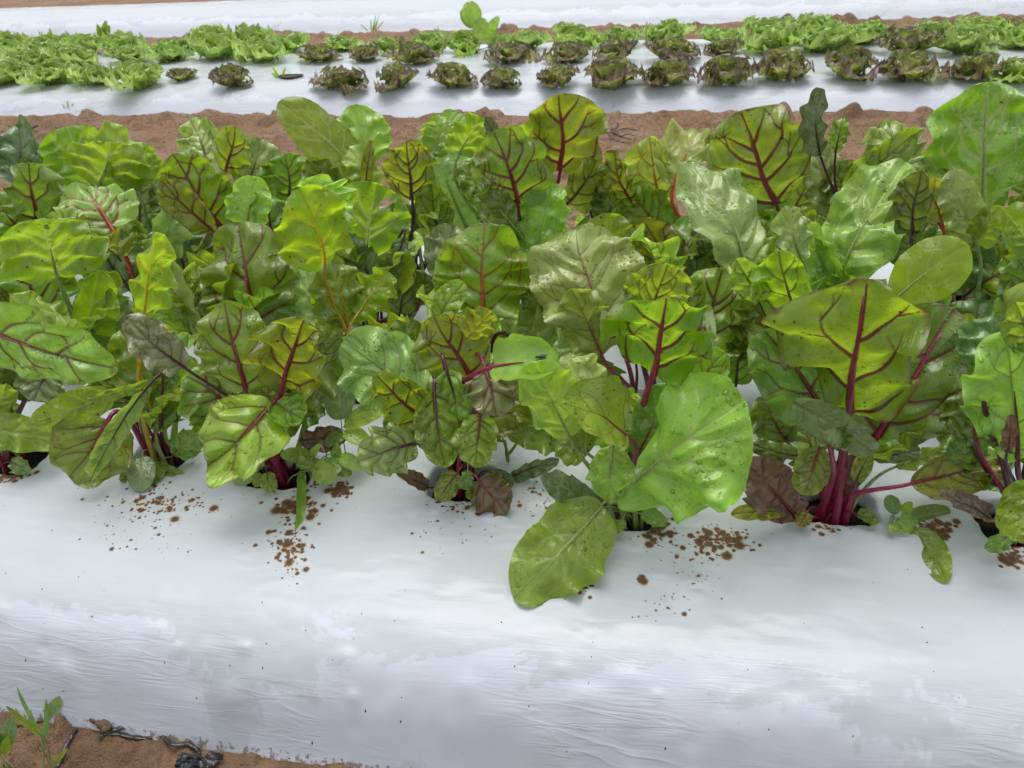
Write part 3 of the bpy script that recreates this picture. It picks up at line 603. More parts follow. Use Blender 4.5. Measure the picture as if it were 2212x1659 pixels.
# plant  base x,y  tip x,y  width  colour vein  options     (frame units of a 2212 px wide picture; d= distance in front of the plant at base and tip)
LEAVES = """
a0 -40,925 130,948 75 g p d=.05,.05 stalk=0 aL=.2 aR=.2 sp=0
a0 -75,690 247,800 140 t r d=.02,.10 aL=.2 aR=-.6 bow=.08 vs=thick tr=.3 wet=1.6 ti=.5 sp=0 yaw=.25
a0 -10,900 15,828 60 l p d=.03,.03
a0 108,800 70,868 95 p m d=-.02,.02 ti=.3
a0 30,860 60,760 90 d p d=-.05,-.05
a0 25,1000 70,1012 40 g m d=.03,.06 r=.002 vs=thin
a1 290,1005 262,1040 38 g r d=.04,.06 r=.002 vs=thin
a2 575,1020 590,1062 34 g m d=.05,.07 r=.002 vs=thin
a3 1035,1040 1010,1078 36 g m d=.05,.07 r=.002 vs=thin
a3 1060,1020 1110,1048 34 b m d=.03,.05 r=.002 vs=thin
a4 1385,1110 1440,1132 38 g p d=.04,.06 r=.002 vs=thin
a4 1345,1120 1330,1150 30 g p d=.05,.07 r=.002 vs=thin
a5 1745,1105 1725,1135 34 o r d=.03,.05 r=.002
a5 1850,1110 1895,1128 36 g r d=.03,.05 r=.002 vs=thin
a6 2185,1150 2140,1185 44 g m d=.04,.07 r=.002 vs=thin
a1 235,905 150,1038 150 g r d=.05,.13 aL=.1 aR=-.4 bow=.06 tc=-.1 ti=.6 rf=2
a1 322,832 192,1042 52 t m d=.08,.15 aL=1.2 aR=1.0 puck=.06 rf=6 ruf=.1 tw=1.2 sb=.05 ti=.4
a1 240,852 60,918 74 l p d=.06,.10 aL=-.5 aR=.2 ruf=.03
a1 190,862 320,826 30 l p d=.10,.08 aL=1.2 aR=.2 stalk=0
a1 311,688 337,497 92 l y d=.02,.0 aL=1.3 aR=.4 sp=0 r=.0062
a1 318,850 285,712 115 d y d=-.02,-.04 
a1 338,930 368,795 75 d p d=.0,-.03 aL=-.4
a1 307,985 300,1063 58 b p d=.05,.09 r=.002 puck=0 vs=thin lob=.02 wet=.5 ruf=.02
a1 372,985 432,935 62 d p d=.02,.03 r=.002
a1 350,1000 330,1045 40 g p d=.03,.05 r=.002 vs=thin
a1 330,1005 395,1030 34 g m d=.03,.05 r=.002 vs=thin
a2 402,797 270,688 74 p m d=.03,.05 aL=.9 aR=-.2 ti=1
a2 530,842 477,657 150 g r d=.03,.0 aL=-.3 aR=-.4 tc=-.1 vs=thick ti=.3 puck=.04
a2 528,905 408,812 150 d r d=.0,.02 aL=-.3 aR=.2 vs=thick puck=.03
a2 610,836 657,690 138 l r d=.05,.06 aL=.5 aR=.2 vs=thick tm=.38 tr=.66 r=.008 rib=.85
a2 618,850 736,728 125 d r d=.0,-.02 puck=.045 wet=1.6
a2 592,868 452,1010 178 t r d=.06,.14 aL=.45 aR=-.7 bow=.14 tc=-.15 tr=.36 wet=1.6 ti=.9 ruf=.10
a2 590,868 655,905 95 t r d=.06,.09 aL=-.7 aR=.4 stalk=0 ti=.9 ruf=.12 wet=1.5
a2 745,945 650,957 58 r m d=-.02,.02 aL=1. aR=.2 ti=.2
a2 545,985 512,1048 50 b p d=.06,.08 r=.002 puck=0 ruf=.02
a2 560,960 552,1022 32 g p d=.05,.07 r=.002 vs=thin
a2 690,1010 640,1000 42 g p d=.06,.07 r=.002 vs=thin
a3 1022,818 935,685 150 g r d=.03,.02 aL=-.3 aR=-.3 vs=thick ti=.6
a3 1068,792 1200,784 128 t p sv=r d=.10,.14 aL=1.35 aR=.7 puck=.008 ruf=.03 lob=.03 yaw=0 tw=.2 tc=-.1 tr=.4 nz=1 wet=.3 sp=0 vs=thin
a3 1005,735 1065,672 75 l r d=.05,.05 aL=-.5 aR=-.5 tr=.7 stalk=0 vs=thin
a3 908,897 815,812 102 l r d=.06,.09 aL=.3 aR=.9 tr=.66 tm=.36 vs=thick
a3 905,862 740,738 152 s m d=.0,-.06 vs=thin aL=.2 aR=-.2 wet=1.4 lob=.1 tooth=.6
a3 897,958 783,1003 102 s m d=.05,.12 aL=-.3 aR=-.5 ti=.5
a3 895,945 842,888 72 d r d=.03,.01 vs=thick
a3 938,850 962,1012 92 g m d=.07,.13 puck=.07 aL=-.4 aR=-.5 tc=-.1
a3 965,800 985,915 66 t m d=.06,.09 puck=.07 aL=-.6 aR=-.4
a3 1045,788 1075,905 112 p r d=.06,.12 aL=-.6 aR=-.7 puck=.06 bow=.16 vs=thick r=.006
a3 1038,895 1028,1015 88 t r d=.09,.12 puck=.06 aL=-.5 aR=-.5
a3 925,1052 857,1018 36 r m d=.03,.06 r=.0025 aL=.8 ti=1
a3 988,1022 945,1082 52 g r d=.06,.09 r=.0025
a3 1032,1035 1095,1110 82 r r d=.06,.10 r=.004 puck=.02 ti=.5 vs=thick aL=-.2 aR=-.2
a3 1105,1030 1205,995 46 b r d=.0,.03 r=.004 aL=.6 aR=.6
a3 1010,1015 1002,1058 26 g p d=.06,.08 r=.002 vs=thin
a3 945,690 1000,610 60 g m d=-.05,-.06 stalk=0
a4 1405,824 1437,642 240 l r d=.04,.05 aL=-.1 aR=-.25 vs=thick tr=.66 pl=0|.3|.6|.8|.9|1|1.1|1.12|1.05|.8|.2 pr=0|.5|.75|.88|.97|.99|.95|.9|.8|.6|.25 r=.0085 rib=.9 lob=.08 yaw=0 sp=.8
a4 1325,1078 1590,872 262 t p d=.09,.13 aL=-.25 aR=-.45 bow=.10 tr=.46 pl=0|.06|.06|.12|.22|.42|.74|.86|.94|.88|.3 pr=.1|.55|.85|1|1.12|1.2|1.3|1.25|1.1|.75|.1 lob=.13 puck=.055 ruf=.14 vs= r=.006 yaw=.0 tooth=.5 wet=1.5 sp=.5
a4 1300,1092 1110,1288 162 t p d=.07,.20 aL=-.15 aR=-.3 bow=.07 puck=.03 tm=.46 lob=.10 tw=.2 r=.005 yaw=.0 wet=1.3 ruf=.08
a4 1352,940 1222,868 156 g r d=.08,.11 aL=.5 aR=1.0 vs=thin puck=.01 ruf=.03 lob=.03 yaw=0 tw=0 tr=.3 wet=1.4 nz=1 r=.006
a4 1375,985 1440,830 95 d r d=.05,.03 aL=.2 aR=1.1 vs=thin
a4 1232,948 1152,792 120 t p d=.03,.05 aL=-.4 aR=-.4 ruf=.10 lob=.12
a4 1322,962 1305,1090 96 t p d=.06,.10 aL=-.5 aR=-.5
a4 1282,1092 1188,1035 62 b p d=.03,.07 aL=.3 r=.003
a4 1300,890 1228,768 112 s p d=.0,-.03
a4 1295,1120 1297,1145 26 d p d=.07,.09 r=.002 vs=thin
a4 1420,930 1360,860 70 l r d=.0,.0 
a4 1510,830 1560,760 80 l r d=-.02,-.02 ruf=.08
a5 1832,910 1868,616 300 o r d=.04,.07 aL=.25 aR=-.35 vs=thick pl=0|.2|.33|.5|.7|.87|1.1|1.33|1.25|.8|.1 pr=.1|.55|1|.98|.8|.7|.76|.84|.8|.6|.2 r=.0095 rib=.9 tr=.58 lob=.08 yaw=0 sp=1 ti=.9 col=l tc=-.05
a5 1798,908 1648,708 185 d r d=.0,-.02 aL=-.3 aR=.3 vs=thick tr=.2 wet=.6 lob=.1
a5 1890,950 2065,668 245 d r d=-.02,-.05 aL=.2 aR=-.5 vs=thick puck=.05 tr=.24 ti=1 r=.009 rib=.8 yaw=.1
a5 1712,866 1908,985 76 b r d=.09,.11 aL=1.1 aR=-.4 vs=thin tr=.25 ruf=.10 stalk=0
a5 1792,960 1800,885 100 d r d=.08,.07 aL=.5 aR=.5 vs=thin r=.007
a5 1772,965 1738,1070 70 g r d=.04,.08 puck=.06 aL=-.5 aR=.2
a5 1968,1045 2158,1003 96 o r d=.05,.03 aL=.5 aR=-.3 ti=1 tr=.25 vs= wet=1.3 r=.0055
a5 1935,1008 2068,962 44 g p d=-.02,-.04 r=.004
a5 1888,992 1988,972 52 b m d=.0,-.01 r=.004
a5 1722,1118 1618,998 102 r r d=.02,.04 aL=-.3 aR=.4 ti=.8 r=.004 vs=thick
a5 1690,1105 1590,1105 40 o r d=.03,.05 stalk=0 ti=.6
a5 1728,985 1620,963 42 d m d=-.01,.0 r=.003 aL=-.5 aR=-.5
a5 1850,1040 1880,980 40 g m d=.05,.05 r=.003
a5 1815,1080 1845,985 60 r r d=.0,.0 r=.006 puck=.05
a6 2198,992 2172,722 172 t m d=.02,-.02 aL=-.2 aR=.2 vs=thin tr=.4
a6 2245,1040 2188,1168 100 l p d=.07,.12 aL=-.4 aR=-.4 vs=thin
a6 2130,800 2152,680 118 b m d=-.04,-.08 vs=thin
a6 2140,1120 2035,1068 46 r m d=.02,.04 ti=1
a6 2175,980 2188,905 34 r m d=.03,.03 ti=1
a6 2110,960 2090,850 100 d r d=-.03,-.05
a6 2228,742 2188,648 92 l m d=-.02,.0
b0 98,702 28,538 168 g r d=.0,-.04 aL=-.3 aR=-.4 vs=thick puck=.04 wet=1.3
b0 20,760 -10,600 90 d r d=-.03,-.05
b1 126,602 95,471 185 l p d=.0,.02 vs=thin holes=.02|.28|.035;.0|.86|.022 tr=.58 aR=-.5 tm=.45 wet=.6
b1 192,762 216,594 92 l p d=.03,.01 aL=1.3 aR=.5 vs=thin
b1 255,770 250,640 100 d p d=-.03,-.04
b1 175,800 150,690 90 d r d=-.02,-.03
b2 565,718 500,482 186 g r d=.0,-.07 aL=-.3 aR=-.4 vs=thick puck=.055 wet=1.4 tm=.5 r=.008
b2 420,742 362,564 132 s p d=.02,-.05 vs=thin aL=.2 aR=-.5 tr=.3 bow=.1
b2 455,720 470,600 90 d p d=-.04,-.06
b2 688,702 648,574 102 s p d=.0,-.06 vs=thin puck=.04
b2 620,760 670,660 90 d r d=-.03,-.05
b3 702,578 650,411 148 l y d=.0,.03 tr=.66 vs= aL=-.2 aR=.2 sp=.8 r=.0062
b3 700,470 668,388 130 t p d=-.06,-.08 aL=.9 stalk=0
b3 752,705 718,560 112 d y d=-.03,-.04
b3 850,770 900,700 70 d p d=.03,.05
b3 790,790 735,730 70 d p d=-.03,-.04
b3 840,800 830,755 60 b p d=.02,.05
b4 1042,690 1044,481 196 g o d=.03,-.04 aL=-.25 aR=-.25 vs= tr=.42 sp=.6 ti=.5 yaw=.05 tm=.45 lob=.05 puck=.03
b4 1088,720 1180,770 135 s m d=-.02,.06 vs=thin wet=1.4
b4 1120,850 1262,742 135 s m d=.0,-.04 vs=thin wet=1.4
a3 1092,905 1222,966 80 d p d=-.05,-.02 vs=thin
a3 1080,880 1150,850 70 g m d=-.06,-.06
a3 960,930 900,960 60 d r d=.03,.05
a2 640,900 700,850 80 d r d=-.04,-.05
a2 470,940 440,880 70 g r d=.02,.0
a4 1270,980 1200,930 90 g p d=.0,-.02
a5 1700,960 1650,860 90 d r d=-.05,-.06
a1 280,880 230,790 90 d r d=-.03,-.04
a6 2120,1000 2060,900 100 d m d=-.03,-.05
b4 1155,708 1192,543 88 d p d=-.03,-.06 wet=1.3
b4 960,602 972,486 92 p m d=-.08,-.12 
b4 1010,790 905,700 100 g m d=-.02,-.03
b5 1308,692 1242,488 232 s r d=.03,-.09 vs=thin aL=.1 aR=-.5 bow=.10 tr=.28 wet=1.7 lob=.09 ruf=.08 tooth=.5 r=.006 puck=.045
b5 1302,772 1236,632 116 t r d=.04,.03 vs=thin puck=.04
b5 1388,704 1442,573 132 l m d=.04,.06 tr=.66 sp=0 ruf=.07
b5 1516,792 1562,581 176 g r d=.02,-.05 aL=-.3 aR=-.3 vs=thick sp=.4
b5 1590,830 1600,720 80 g m d=.0,.0 ruf=.08
b5 1240,700 1215,630 60 d p d=-.03,-.04
b5 1330,850 1255,790 90 d p d=.0,.03
b6 1718,668 1684,547 126 l m d=.02,.03 tr=.62 r=.006
b6 1640,650 1590,560 70 t m d=-.02,-.02
b6 1640,760 1660,640 120 d r d=-.03,-.05
b6 1700,800 1640,720 90 d p d=-.02,-.0
b6 1800,760 1880,700 120 d r d=-.05,-.06
b7 1922,655 2082,528 122 l p d=.05,.07 aL=-.3 aR=.1 vs=thin puck=.005 tr=.68 ruf=.03 sp=0 lob=.04 tm=.6
b7 2070,790 2120,650 140 b r d=-.02,-.05
b7 2010,720 1990,640 100 d p d=-.04,-.06 wet=1.6
b7 1935,668 2020,615 50 s p d=.03,.03 vs=thin
b8 2260,700 2200,560 120 d r d=0,-.04
c0 78,472 62,350 108 d r d=.02,.03 vs=thick tr=.45
c0 46,517 -12,418 82 g r d=.02,.02 vs=thick tm=.5
c0 60,620 40,520 90 d p d=-.02,-.04
c0 130,580 100,470 80 d r d=-.05,-.06
c1 246,500 183,404 150 s o d=.02,-.08 aL=-.2 aR=-.2 vs=thick tr=.42 bow=.08
c1 332,562 390,428 82 s p d=.02,-.05 vs=thin aL=.9 aR=.1 wet=1.5
c1 282,627 192,483 122 p m d=.04,-.04 aL=-.5 aR=-.6 wet=1.6 ti=.5
c1 412,612 365,478 112 b m d=.0,-.05 lob=.12 vs=
c1 330,640 340,560 90 d p d=-.03,-.04
c2 476,492 372,334 138 o r d=.0,.0 vs=thick tr=.5 col=g sp=.8 ti=.7
c2 458,497 348,390 72 o r d=.03,.04 vs=thick ti=.9
c2 535,502 547,384 82 t p d=.03,.0 aL=.9 aR=.2 vs=
c2 590,520 575,400 95 d m d=.0,-.04
c2 620,560 640,470 90 d p d=-.02,-.04
c2 510,560 450,500 90 d m d=.02,.0
c3 793,572 814,405 176 l p d=.02,.03 tr=.64 yaw=0 tw=0 ruf=.06 aL=.2 aR=-.3 holes=.28|.80|.085;-.35|.46|.045 sp=.6 r=.0055 wet=.5 tooth=.5
c3 812,630 742,505 62 b m d=.05,.04 aL=.3 aR=-.3 vs=thin
c3 872,515 832,612 48 b m d=.05,.07 vs=thin aL=.9
c3 858,610 885,545 95 l y d=.04,.05 tr=.6 vs=thin r=.004
c3 860,700 870,580 70 d m d=.02,.02 
c3 770,690 770,610 60 d y d=.02,.02 
c3 905,660 920,590 80 d r d=.02,.0
c4 1119,447 1074,288 150 g r d=-.02,-.01 vs=thick tr=.5 aL=-.3 aR=-.2
c4 1152,562 1190,391 122 t p d=.03,-.03 tr=.34 lob=.16 tooth=.6 holes=.9|.62|.09;.1|.1|.05 wet=1.4
c4 1112,492 1038,398 66 d p d=.0,.0
c4 1075,600 1000,520 100 d p d=-.03,-.05
c4 1100,560 1130,470 90 d r d=-.02,-.03
c5 1330,562 1308,470 108 l p d=.03,.05 tr=.68 vs=thin puck=.01 aL=-.2 aR=-.4
c5 1472,642 1388,474 92 o m d=.03,.02 vs=thick ti=1 tr=.35
c5 1590,572 1500,488 112 d m d=.0,-.03 vs=thick wet=1.4
c5 1390,600 1400,500 110 d p d=-.04,-.05
c5 1540,640 1480,560 90 d m d=.0,.02
c6 1612,588 1502,334 165 s p d=.06,-.10 vs= aL=.5 aR=-.8 bow=.10 tr=.3 wet=1.5 ruf=.09 puck=.05 lob=.08 tooth=.5 tm=.56
c6 1798,628 1958,335 150 t p d=.05,-.08 vs= aL=.5 aR=-.5 tr=.3 ruf=.10 rf=4 puck=.07 lob=.08 wet=1.6 bow=.08
c6 1800,630 1730,470 100 t p d=.03,-.02 vs=thin ruf=.10 tr=.3 wet=1.5 aL=.7
c6 1732,562 1688,448 68 s p d=.04,.02 vs=thin ruf=.12 wet=1.4
c6 1790,640 1850,600 70 l p d=.06,.08 ruf=.14 vs=thin
c7 1968,507 1990,367 96 d m d=.0,.02 vs=thick tr=.3
c7 2108,522 2058,370 82 s p d=.04,.0 vs=thin aL=.2 aR=1.0 wet=1.6
c7 2112,525 2158,448 66 l p d=.05,.06 vs=thin aL=.8 aR=.6 ruf=.10 stalk=0
c7 2132,655 2192,488 118 b m d=.03,-.05 vs=thin puck=.06 wet=1.7 aL=-.6
c7 2020,580 1960,500 110 d r d=-.02,-.04
c7 2035,480 2000,395 70 o o d=-.03,-.03 ti=1 r=.006
c7 2060,640 2060,560 80 d p d=-.02,-.03
c8 2232,562 2168,452 102 l p d=.02,.03 vs=
c8 2235,640 2180,560 80 g p d=.0,.0 vs=
d0 44,402 40,268 132 b m d=.0,-.08 vs=
d0 200,402 142,272 140 l p d=.0,.0 aL=.2 aR=1.2 vs= tr=.5
d0 90,420 85,330 90 d p d=-.03,-.06
d1 215,397 242,310 155 l p d=.02,.03 tr=.6 aL=-.2 vs=
d1 292,402 226,263 92 g p d=-.02,-.08 vs=thin aL=1.1 aR=-.3
d1 330,400 290,310 70 g p d=-.04,-.06 vs=
d1 302,502 305,386 142 s m d=.0,-.09 vs= tr=.2
d1 380,470 340,400 80 d m d=-.02,-.03
d2 446,347 409,255 88 s m d=.0,-.09 vs=
d2 486,374 509,272 82 l r d=.02,.02 vs=thick tr=.6
d2 530,412 562,298 102 s m d=.0,-.07 vs=thin puck=.05 wet=1.4
d2 626,422 618,334 112 d m d=.0,.02 tr=.5 vs=
d2 560,470 530,400 90 d p d=.0,-.02
d3 742,432 662,346 82 d m d=.02,.03 tr=.5 vs=
d3 778,388 602,217 100 l p d=.0,-.02 tr=.58 vs= aL=.1 aR=-.5 puck=.01 sb=.04 ruf=.04
d3 802,352 762,228 112 t p d=-.02,-.09 tr=.25 puck=.07 vs=thin aL=-.5 aR=-.5
d3 802,422 752,313 66 t p d=.03,.0 vs=thin tr=.3 aL=.4
d3 790,400 800,305 34 o m d=.03,.02 ti=1 aL=1.2 aR=1.0
d3 700,500 690,430 90 d p d=.0,.0
d4 891,434 879,305 104 o m d=.03,.05 vs=thick tr=.56 ti=.6 
d4 1012,500 930,288 165 s p d=.0,-.11 vs=thin tr=.24 puck=.03 wet=1.5 lob=.1 bow=.08
d4 928,335 992,237 76 g p d=-.04,-.10 vs=thin
d4 950,512 933,400 78 g m d=.04,.04 tr=.5 vs=
d4 935,330 960,265 70 t p d=-.02,-.06 vs=thin
d4 860,520 880,440 70 d m d=.0,.0
d5 992,332 1042,256 82 l p d=.02,.03 tr=.58 vs=thin
d5 1080,335 1202,264 68 l p d=.0,.02 tr=.62 vs=thin puck=.005 aR=-.3
d5 1210,370 1212,210 168 l r d=.02,.05 vs=thick tr=.58 tm=.5 r=.008 rib=.8 lob=.14
d5 1068,300 1048,252 34 b m d=.03,.05 stalk=0 aL=.8 aR=.8
d5 1222,442 1292,347 112 g m d=.05,.06 tr=.55 vs= 
d5 1050,420 1000,350 100 g m d=-.02,-.03
d5 1130,400 1160,330 90 d m d=-.02,-.02
d6 1362,432 1322,334 72 o r d=.02,.03 vs=thick tr=.55
d6 1433,445 1400,302 104 t o d=.0,.0 tr=.5 vs=
d6 1440,520 1350,410 110 g o d=.03,.02 tr=.45 vs=
d6 1310,480 1330,410 80 d m d=.0,-.02 
d6 1280,420 1300,360 70 g m d=-.03,-.04
d7 1455,402 1512,279 122 s o d=.0,-.08 vs=thin tr=.3
d7 1678,445 1598,241 198 g r d=.0,-.02 vs=thick aL=-.3 aR=-.3 ti=.7 tr=.42 sp=.7 r=.0075 tm=.52 rib=.75
d7 1700,480 1760,360 110 g r d=-.03,-.05 vs= ti=.6
d7 1600,480 1640,400 100 d m d=-.04,-.05
d8 1772,335 1764,197 62 b m d=.02,.0 aL=1.5 aR=1.2 wet=1.4 vs=thin
d8 1805,330 1818,252 40 g m d=.0,-.02 aL=.8
d8 1828,412 1988,288 76 g m d=.03,.05 tr=.5 vs= aL=.9 aR=.0
d8 1802,472 1772,318 92 s m d=-.02,-.06 vs=thin tr=.2
d8 1850,440 1800,360 90 d m d=-.03,-.04
d9 1940,362 1925,257 106 s m d=-.02,-.10 vs=
d9 1950,420 1960,340 100 s m d=-.03,-.10 vs=
d9 2126,467 2138,176 208 g p d=.03,-.03 vs=thick tr=.3 wet=1.4 r=.0085 rib=.85 tm=.45 lob=.10 aL=-.2 aR=-.4 puck=.05 tooth=.5
d9 2220,420 2215,220 110 d p d=-.04,-.06
d9 2030,480 2040,370 60 o o d=-.02,.0 ti=.8 r=.006
d10 2260,520 2235,400 110 g r d=0,0
"""
def pnum(v): return float(v)
for line in LEAVES.strip().splitlines():
    f = line.split(); key = f[0]; o = {}
    bx, by = map(float, f[1].split(',')); tx, ty = map(float, f[2].split(',')); W = float(f[3]); c, v = f[4], f[5]
    dB = dT = None; st = True; nz = 0
    for kv in f[6:]:
        k_, val = kv.split('=')
        if k_ == 'd': dB, dT = map(float, val.split(','))
        elif k_ == 'stalk': st = False
        elif k_ == 'nz': nz = 1
        elif k_ in ('vs', 'sv'): o[k_] = val
        elif k_ == 'col': c = val
        elif k_ in ('pl', 'pr'): o[k_] = [float(x) for x in val.split('|')]
        elif k_ == 'holes': o[k_] = [tuple(map(float, h.split('|'))) for h in val.split(';')]
        else: o[k_] = float(val)
    py = ROOT[key].location.y
    if dB is None: dB, dT = 0, LEAN[c]
    B = above(bx, by, on_y(bx, by, py - dB)); T = above(tx, ty, on_y(tx, ty, py - dT)); C = (B + T) / 2
    Wm = W / FPX * ((C - CAM) @ FW) * (1.0 if 'pl' in o or W < 60 else 1.09); nv = None
    if nz: nv = nrm(CAM - C) * .6 + np.array([0, 0, 1.])
    add_leaf(key, B, T, Wm, c, v, o, stalk=st, nv=nv)
# low leaves that fill the heart of each plant behind the front row
VMAIN = {'b0': 'r', 'b1': 'p', 'b2': 'r', 'b3': 'y', 'b4': 'o', 'b5': 'm', 'b6': 'm', 'b7': 'p', 'b8': 'r', 'c0': 'r', 'c1': 'm', 'c2': 'r', 'c3': 'm', 'c4': 'r', 'c5': 'm', 'c6': 'p', 'c7': 'm', 'c8': 'p',
         'd0': 'p', 'd1': 'p', 'd2': 'm', 'd3': 'p', 'd4': 'm', 'd5': 'r', 'd6': 'o', 'd7': 'r', 'd8': 'm', 'd9': 'p', 'd10': 'r'}
for k in PLANT:
    v = VMAIN.get(k) or {'a0': 'r', 'a1': 'r', 'a2': 'r', 'a3': 'r', 'a4': 'p', 'a5': 'r', 'a6': 'm'}[k]
    rg = random.Random(hash_(k, 3)); base = np.array(ROOT[k].location); front = k[0] == 'a'
    for i in range({'a': 3, 'b': 5, 'c': 5, 'd': 4}[k[0]]):
        az = (.35 + i * .8 + rg.uniform(-.3, .3)) if front else i * 6.28 / 6 + rg.uniform(-.4, .4); d = np.array([math.cos(az), math.sin(az), 0])
        up_ = rg.uniform(.07, .15) if k[0] in 'ad' else rg.uniform(.09, .21)
        B = base + d * rg.uniform(.02, .055) + np.array([0, 0, up_]); T = B + d * rg.uniform(.06, .12) + np.array([0, 0, rg.uniform(.06, .15)])
        add_leaf(k, B, T, rg.uniform(.10, .145), rg.choice('dgttl' if v in 'py' else 'dggtl'), v, {'r': .0045}, nv=np.array([-d[0] * .5, -d[1] * .5, .8]), rng=rg)

# ------------------------------------------------------------------ weeds, grass, the fly
WEED_RNG = random.Random(77)
def weed(name, px, py, z, leaves, label, cat, sz=1., group=None, dy=0., stem=True):
    P = on_z(px, py, z); r = empty(name, tuple(P), label, cat, group); base = P
    for (bx, by, tx, ty, W, c, d0, d1, shp) in leaves:
        B = on_y(bx, by, P[1] - d0); T = on_y(tx, ty, P[1] - d1)
        if .15 < z < .2: B = above(bx, by, B); T = above(tx, ty, T)
        C = (B + T) / 2; Wm = W / FPX * ((C - CAM) @ FW)
        o = {'r': .0016 * sz, 'vs': 'thin', 'puck': .012, 'lob': .02, 'ruf': .02, 'aL': .25, 'aR': .25, 'wet': .6, 'sp': 0, 'ti': 0, 'tr': .35, 'rib': .3}
        if shp == 'g': o.update(veins=False, tm=.3, lob=0., aL=.5, aR=.5, bow=.0, r=.0012 * sz, tc=-.1)
        if shp == 'l': o.update(tm=.42, p=1.7)
        add_leaf(name + str(bx), B, T, Wm, c, 'p', o, root=r, base=np.array(P), stalk=stem)
    return r
weed('broadleaf_weed', 735, 1000, .19, [(736, 905, 737, 788, 68, 'b', 0, -.02, 'l'), (745, 920, 832, 868, 42, 'd', 0, -.02, 'l'), (742, 922, 830, 893, 30, 't', .02, .03, 'l'), (745, 930, 800, 960, 40, 't', .02, .05, 'l'), (740, 935, 700, 960, 30, 'd', .02, .04, 'l')],
     'tall broadleaf weed with a pale-ribbed lance leaf between the second and third holes', 'weed')
weed('broadleaf_weed', 700, 1030, .19, [(668, 985, 605, 980, 36, 'g', .03, .05, 'l'), (672, 988, 690, 960, 16, 't', .03, .03, 'l'), (680, 1005, 722, 1040, 46, 't', .05, .07, 'o'), (690, 1005, 738, 1008, 40, 'g', .03, .04, 'o'), (735, 985, 785, 1010, 34, 't', .02, .04, 'l'), (725, 990, 728, 960, 24, 'g', .01, .01, 'l'), (650, 985, 655, 1015, 20, 'g', .05, .06, 'o'), (720, 1005, 760, 1025, 30, 'd', .03, .04, 'l')],
     'low clump of small round-leaved weeds right of the crimson stalks in the second hole', 'weed')
weed('grass_sprout', 655, 1010, .19, [(652, 1018, 647, 1158, 22, 'g', .05, .125, 'g')], 'broad grass blade hanging down over muddy spots on the white film', 'grass')
weed('grass_sprout', 640, 990, .19, [(642, 975, 665, 880, 16, 'd', .0, -.01, 'g')], 'dark upright grass blade behind the crimson stalks of the second hole', 'grass')
weed('grass_sprout', 372, 985, .19, [(372, 970, 382, 868, 14, 'g', .0, .0, 'g'), (360, 960, 345, 890, 10, 't', .0, .0, 'g')], 'upright grass blades right of the yellow stalk in the front row', 'grass')
weed('broadleaf_weed', 360, 980, .19, [(350, 925, 378, 872, 34, 'p', .0, -.02, 'l')], 'mottled narrow weed leaf standing right of the yellow stalk', 'weed')
weed('seedling', 1095, 1010, .18, [(1095, 985, 1130, 938, 7, 'd', .0, -.01, 'g'), (1095, 975, 1085, 945, 6, 'd', .0, .0, 'g'), (1098, 1000, 1092, 950, 8, 'd', .0, .0, 'g')], 'thin dark seedling rising from the planting hole under the fly', 'seedling')
weed('broadleaf_weed', 1935, 1130, .19, [(1980, 1140, 2042, 1256, 70, 'g', .03, .09, 'l'), (1955, 1122, 2056, 1105, 46, 'd', .0, .0, 'o'), (1930, 1110, 1925, 1068, 34, 'b', .0, -.01, 'o'), (1945, 1120, 1990, 1130, 26, 't', .02, .02, 'l'), (1940, 1125, 1965, 1150, 34, 'g', .03, .05, 'o'), (1950, 1110, 1970, 1085, 24, 't', .0, .0, 'l'), (1925, 1128, 1930, 1150, 20, 'g', .03, .05, 'o')],
     'weed with a pointed green leaf lying on the film right of the thick crimson stalks', 'weed')
weed('broadleaf_weed', 505, 1030, .19, [(515, 1005, 500, 1035, 30, 'b', .02, .04, 'o'), (530, 1010, 535, 1046, 26, 'g', .03, .05, 'o'), (555, 1020, 556, 1052, 24, 'g', .04, .05, 'o')], 'tiny weed leaves left of the crimson stalks of the second hole', 'weed')
# foreground weeds in the soil, bottom left
weed('grass_sprout', 110, 1668, -.005, [(88, 1590, 34, 1496, 9, 'b', .0, .0, 'g'), (85, 1585, 22, 1528, 14, 'g', .01, .02, 'g'), (95, 1595, 97, 1522, 12, 'b', .0, .0, 'g'), (118, 1650, 140, 1620, 12, 'g', .0, .0, 'g')], 'young grass with pale green blades in the bare soil at the front left', 'grass', 1.6)
weed('broadleaf_weed', 100, 1560, -.005, [(102, 1545, 132, 1506, 28, 'b', .0, -.01, 'l')], 'single oval weed leaf against the foot of the white film at the front left', 'weed')
weed('broadleaf_weed', 12, 1640, -.005, [(5, 1620, 22, 1556, 34, 'b', .0, -.01, 'o'), (0, 1625, -25, 1580, 34, 'd', .0, .0, 'o'), (10, 1630, 18, 1590, 20, 'l', .0, .0, 'l')], 'grey-green weed at the bottom left corner, cut by the edge', 'weed')
weed('grass_sprout', 1055, 1665, -.02, [(1042, 1652, 1062, 1640, 7, 'g', .0, .0, 'g'), (1045, 1655, 1090, 1650, 8, 'g', .0, .0, 'g')], 'small grass tip at the middle of the bottom edge', 'grass')
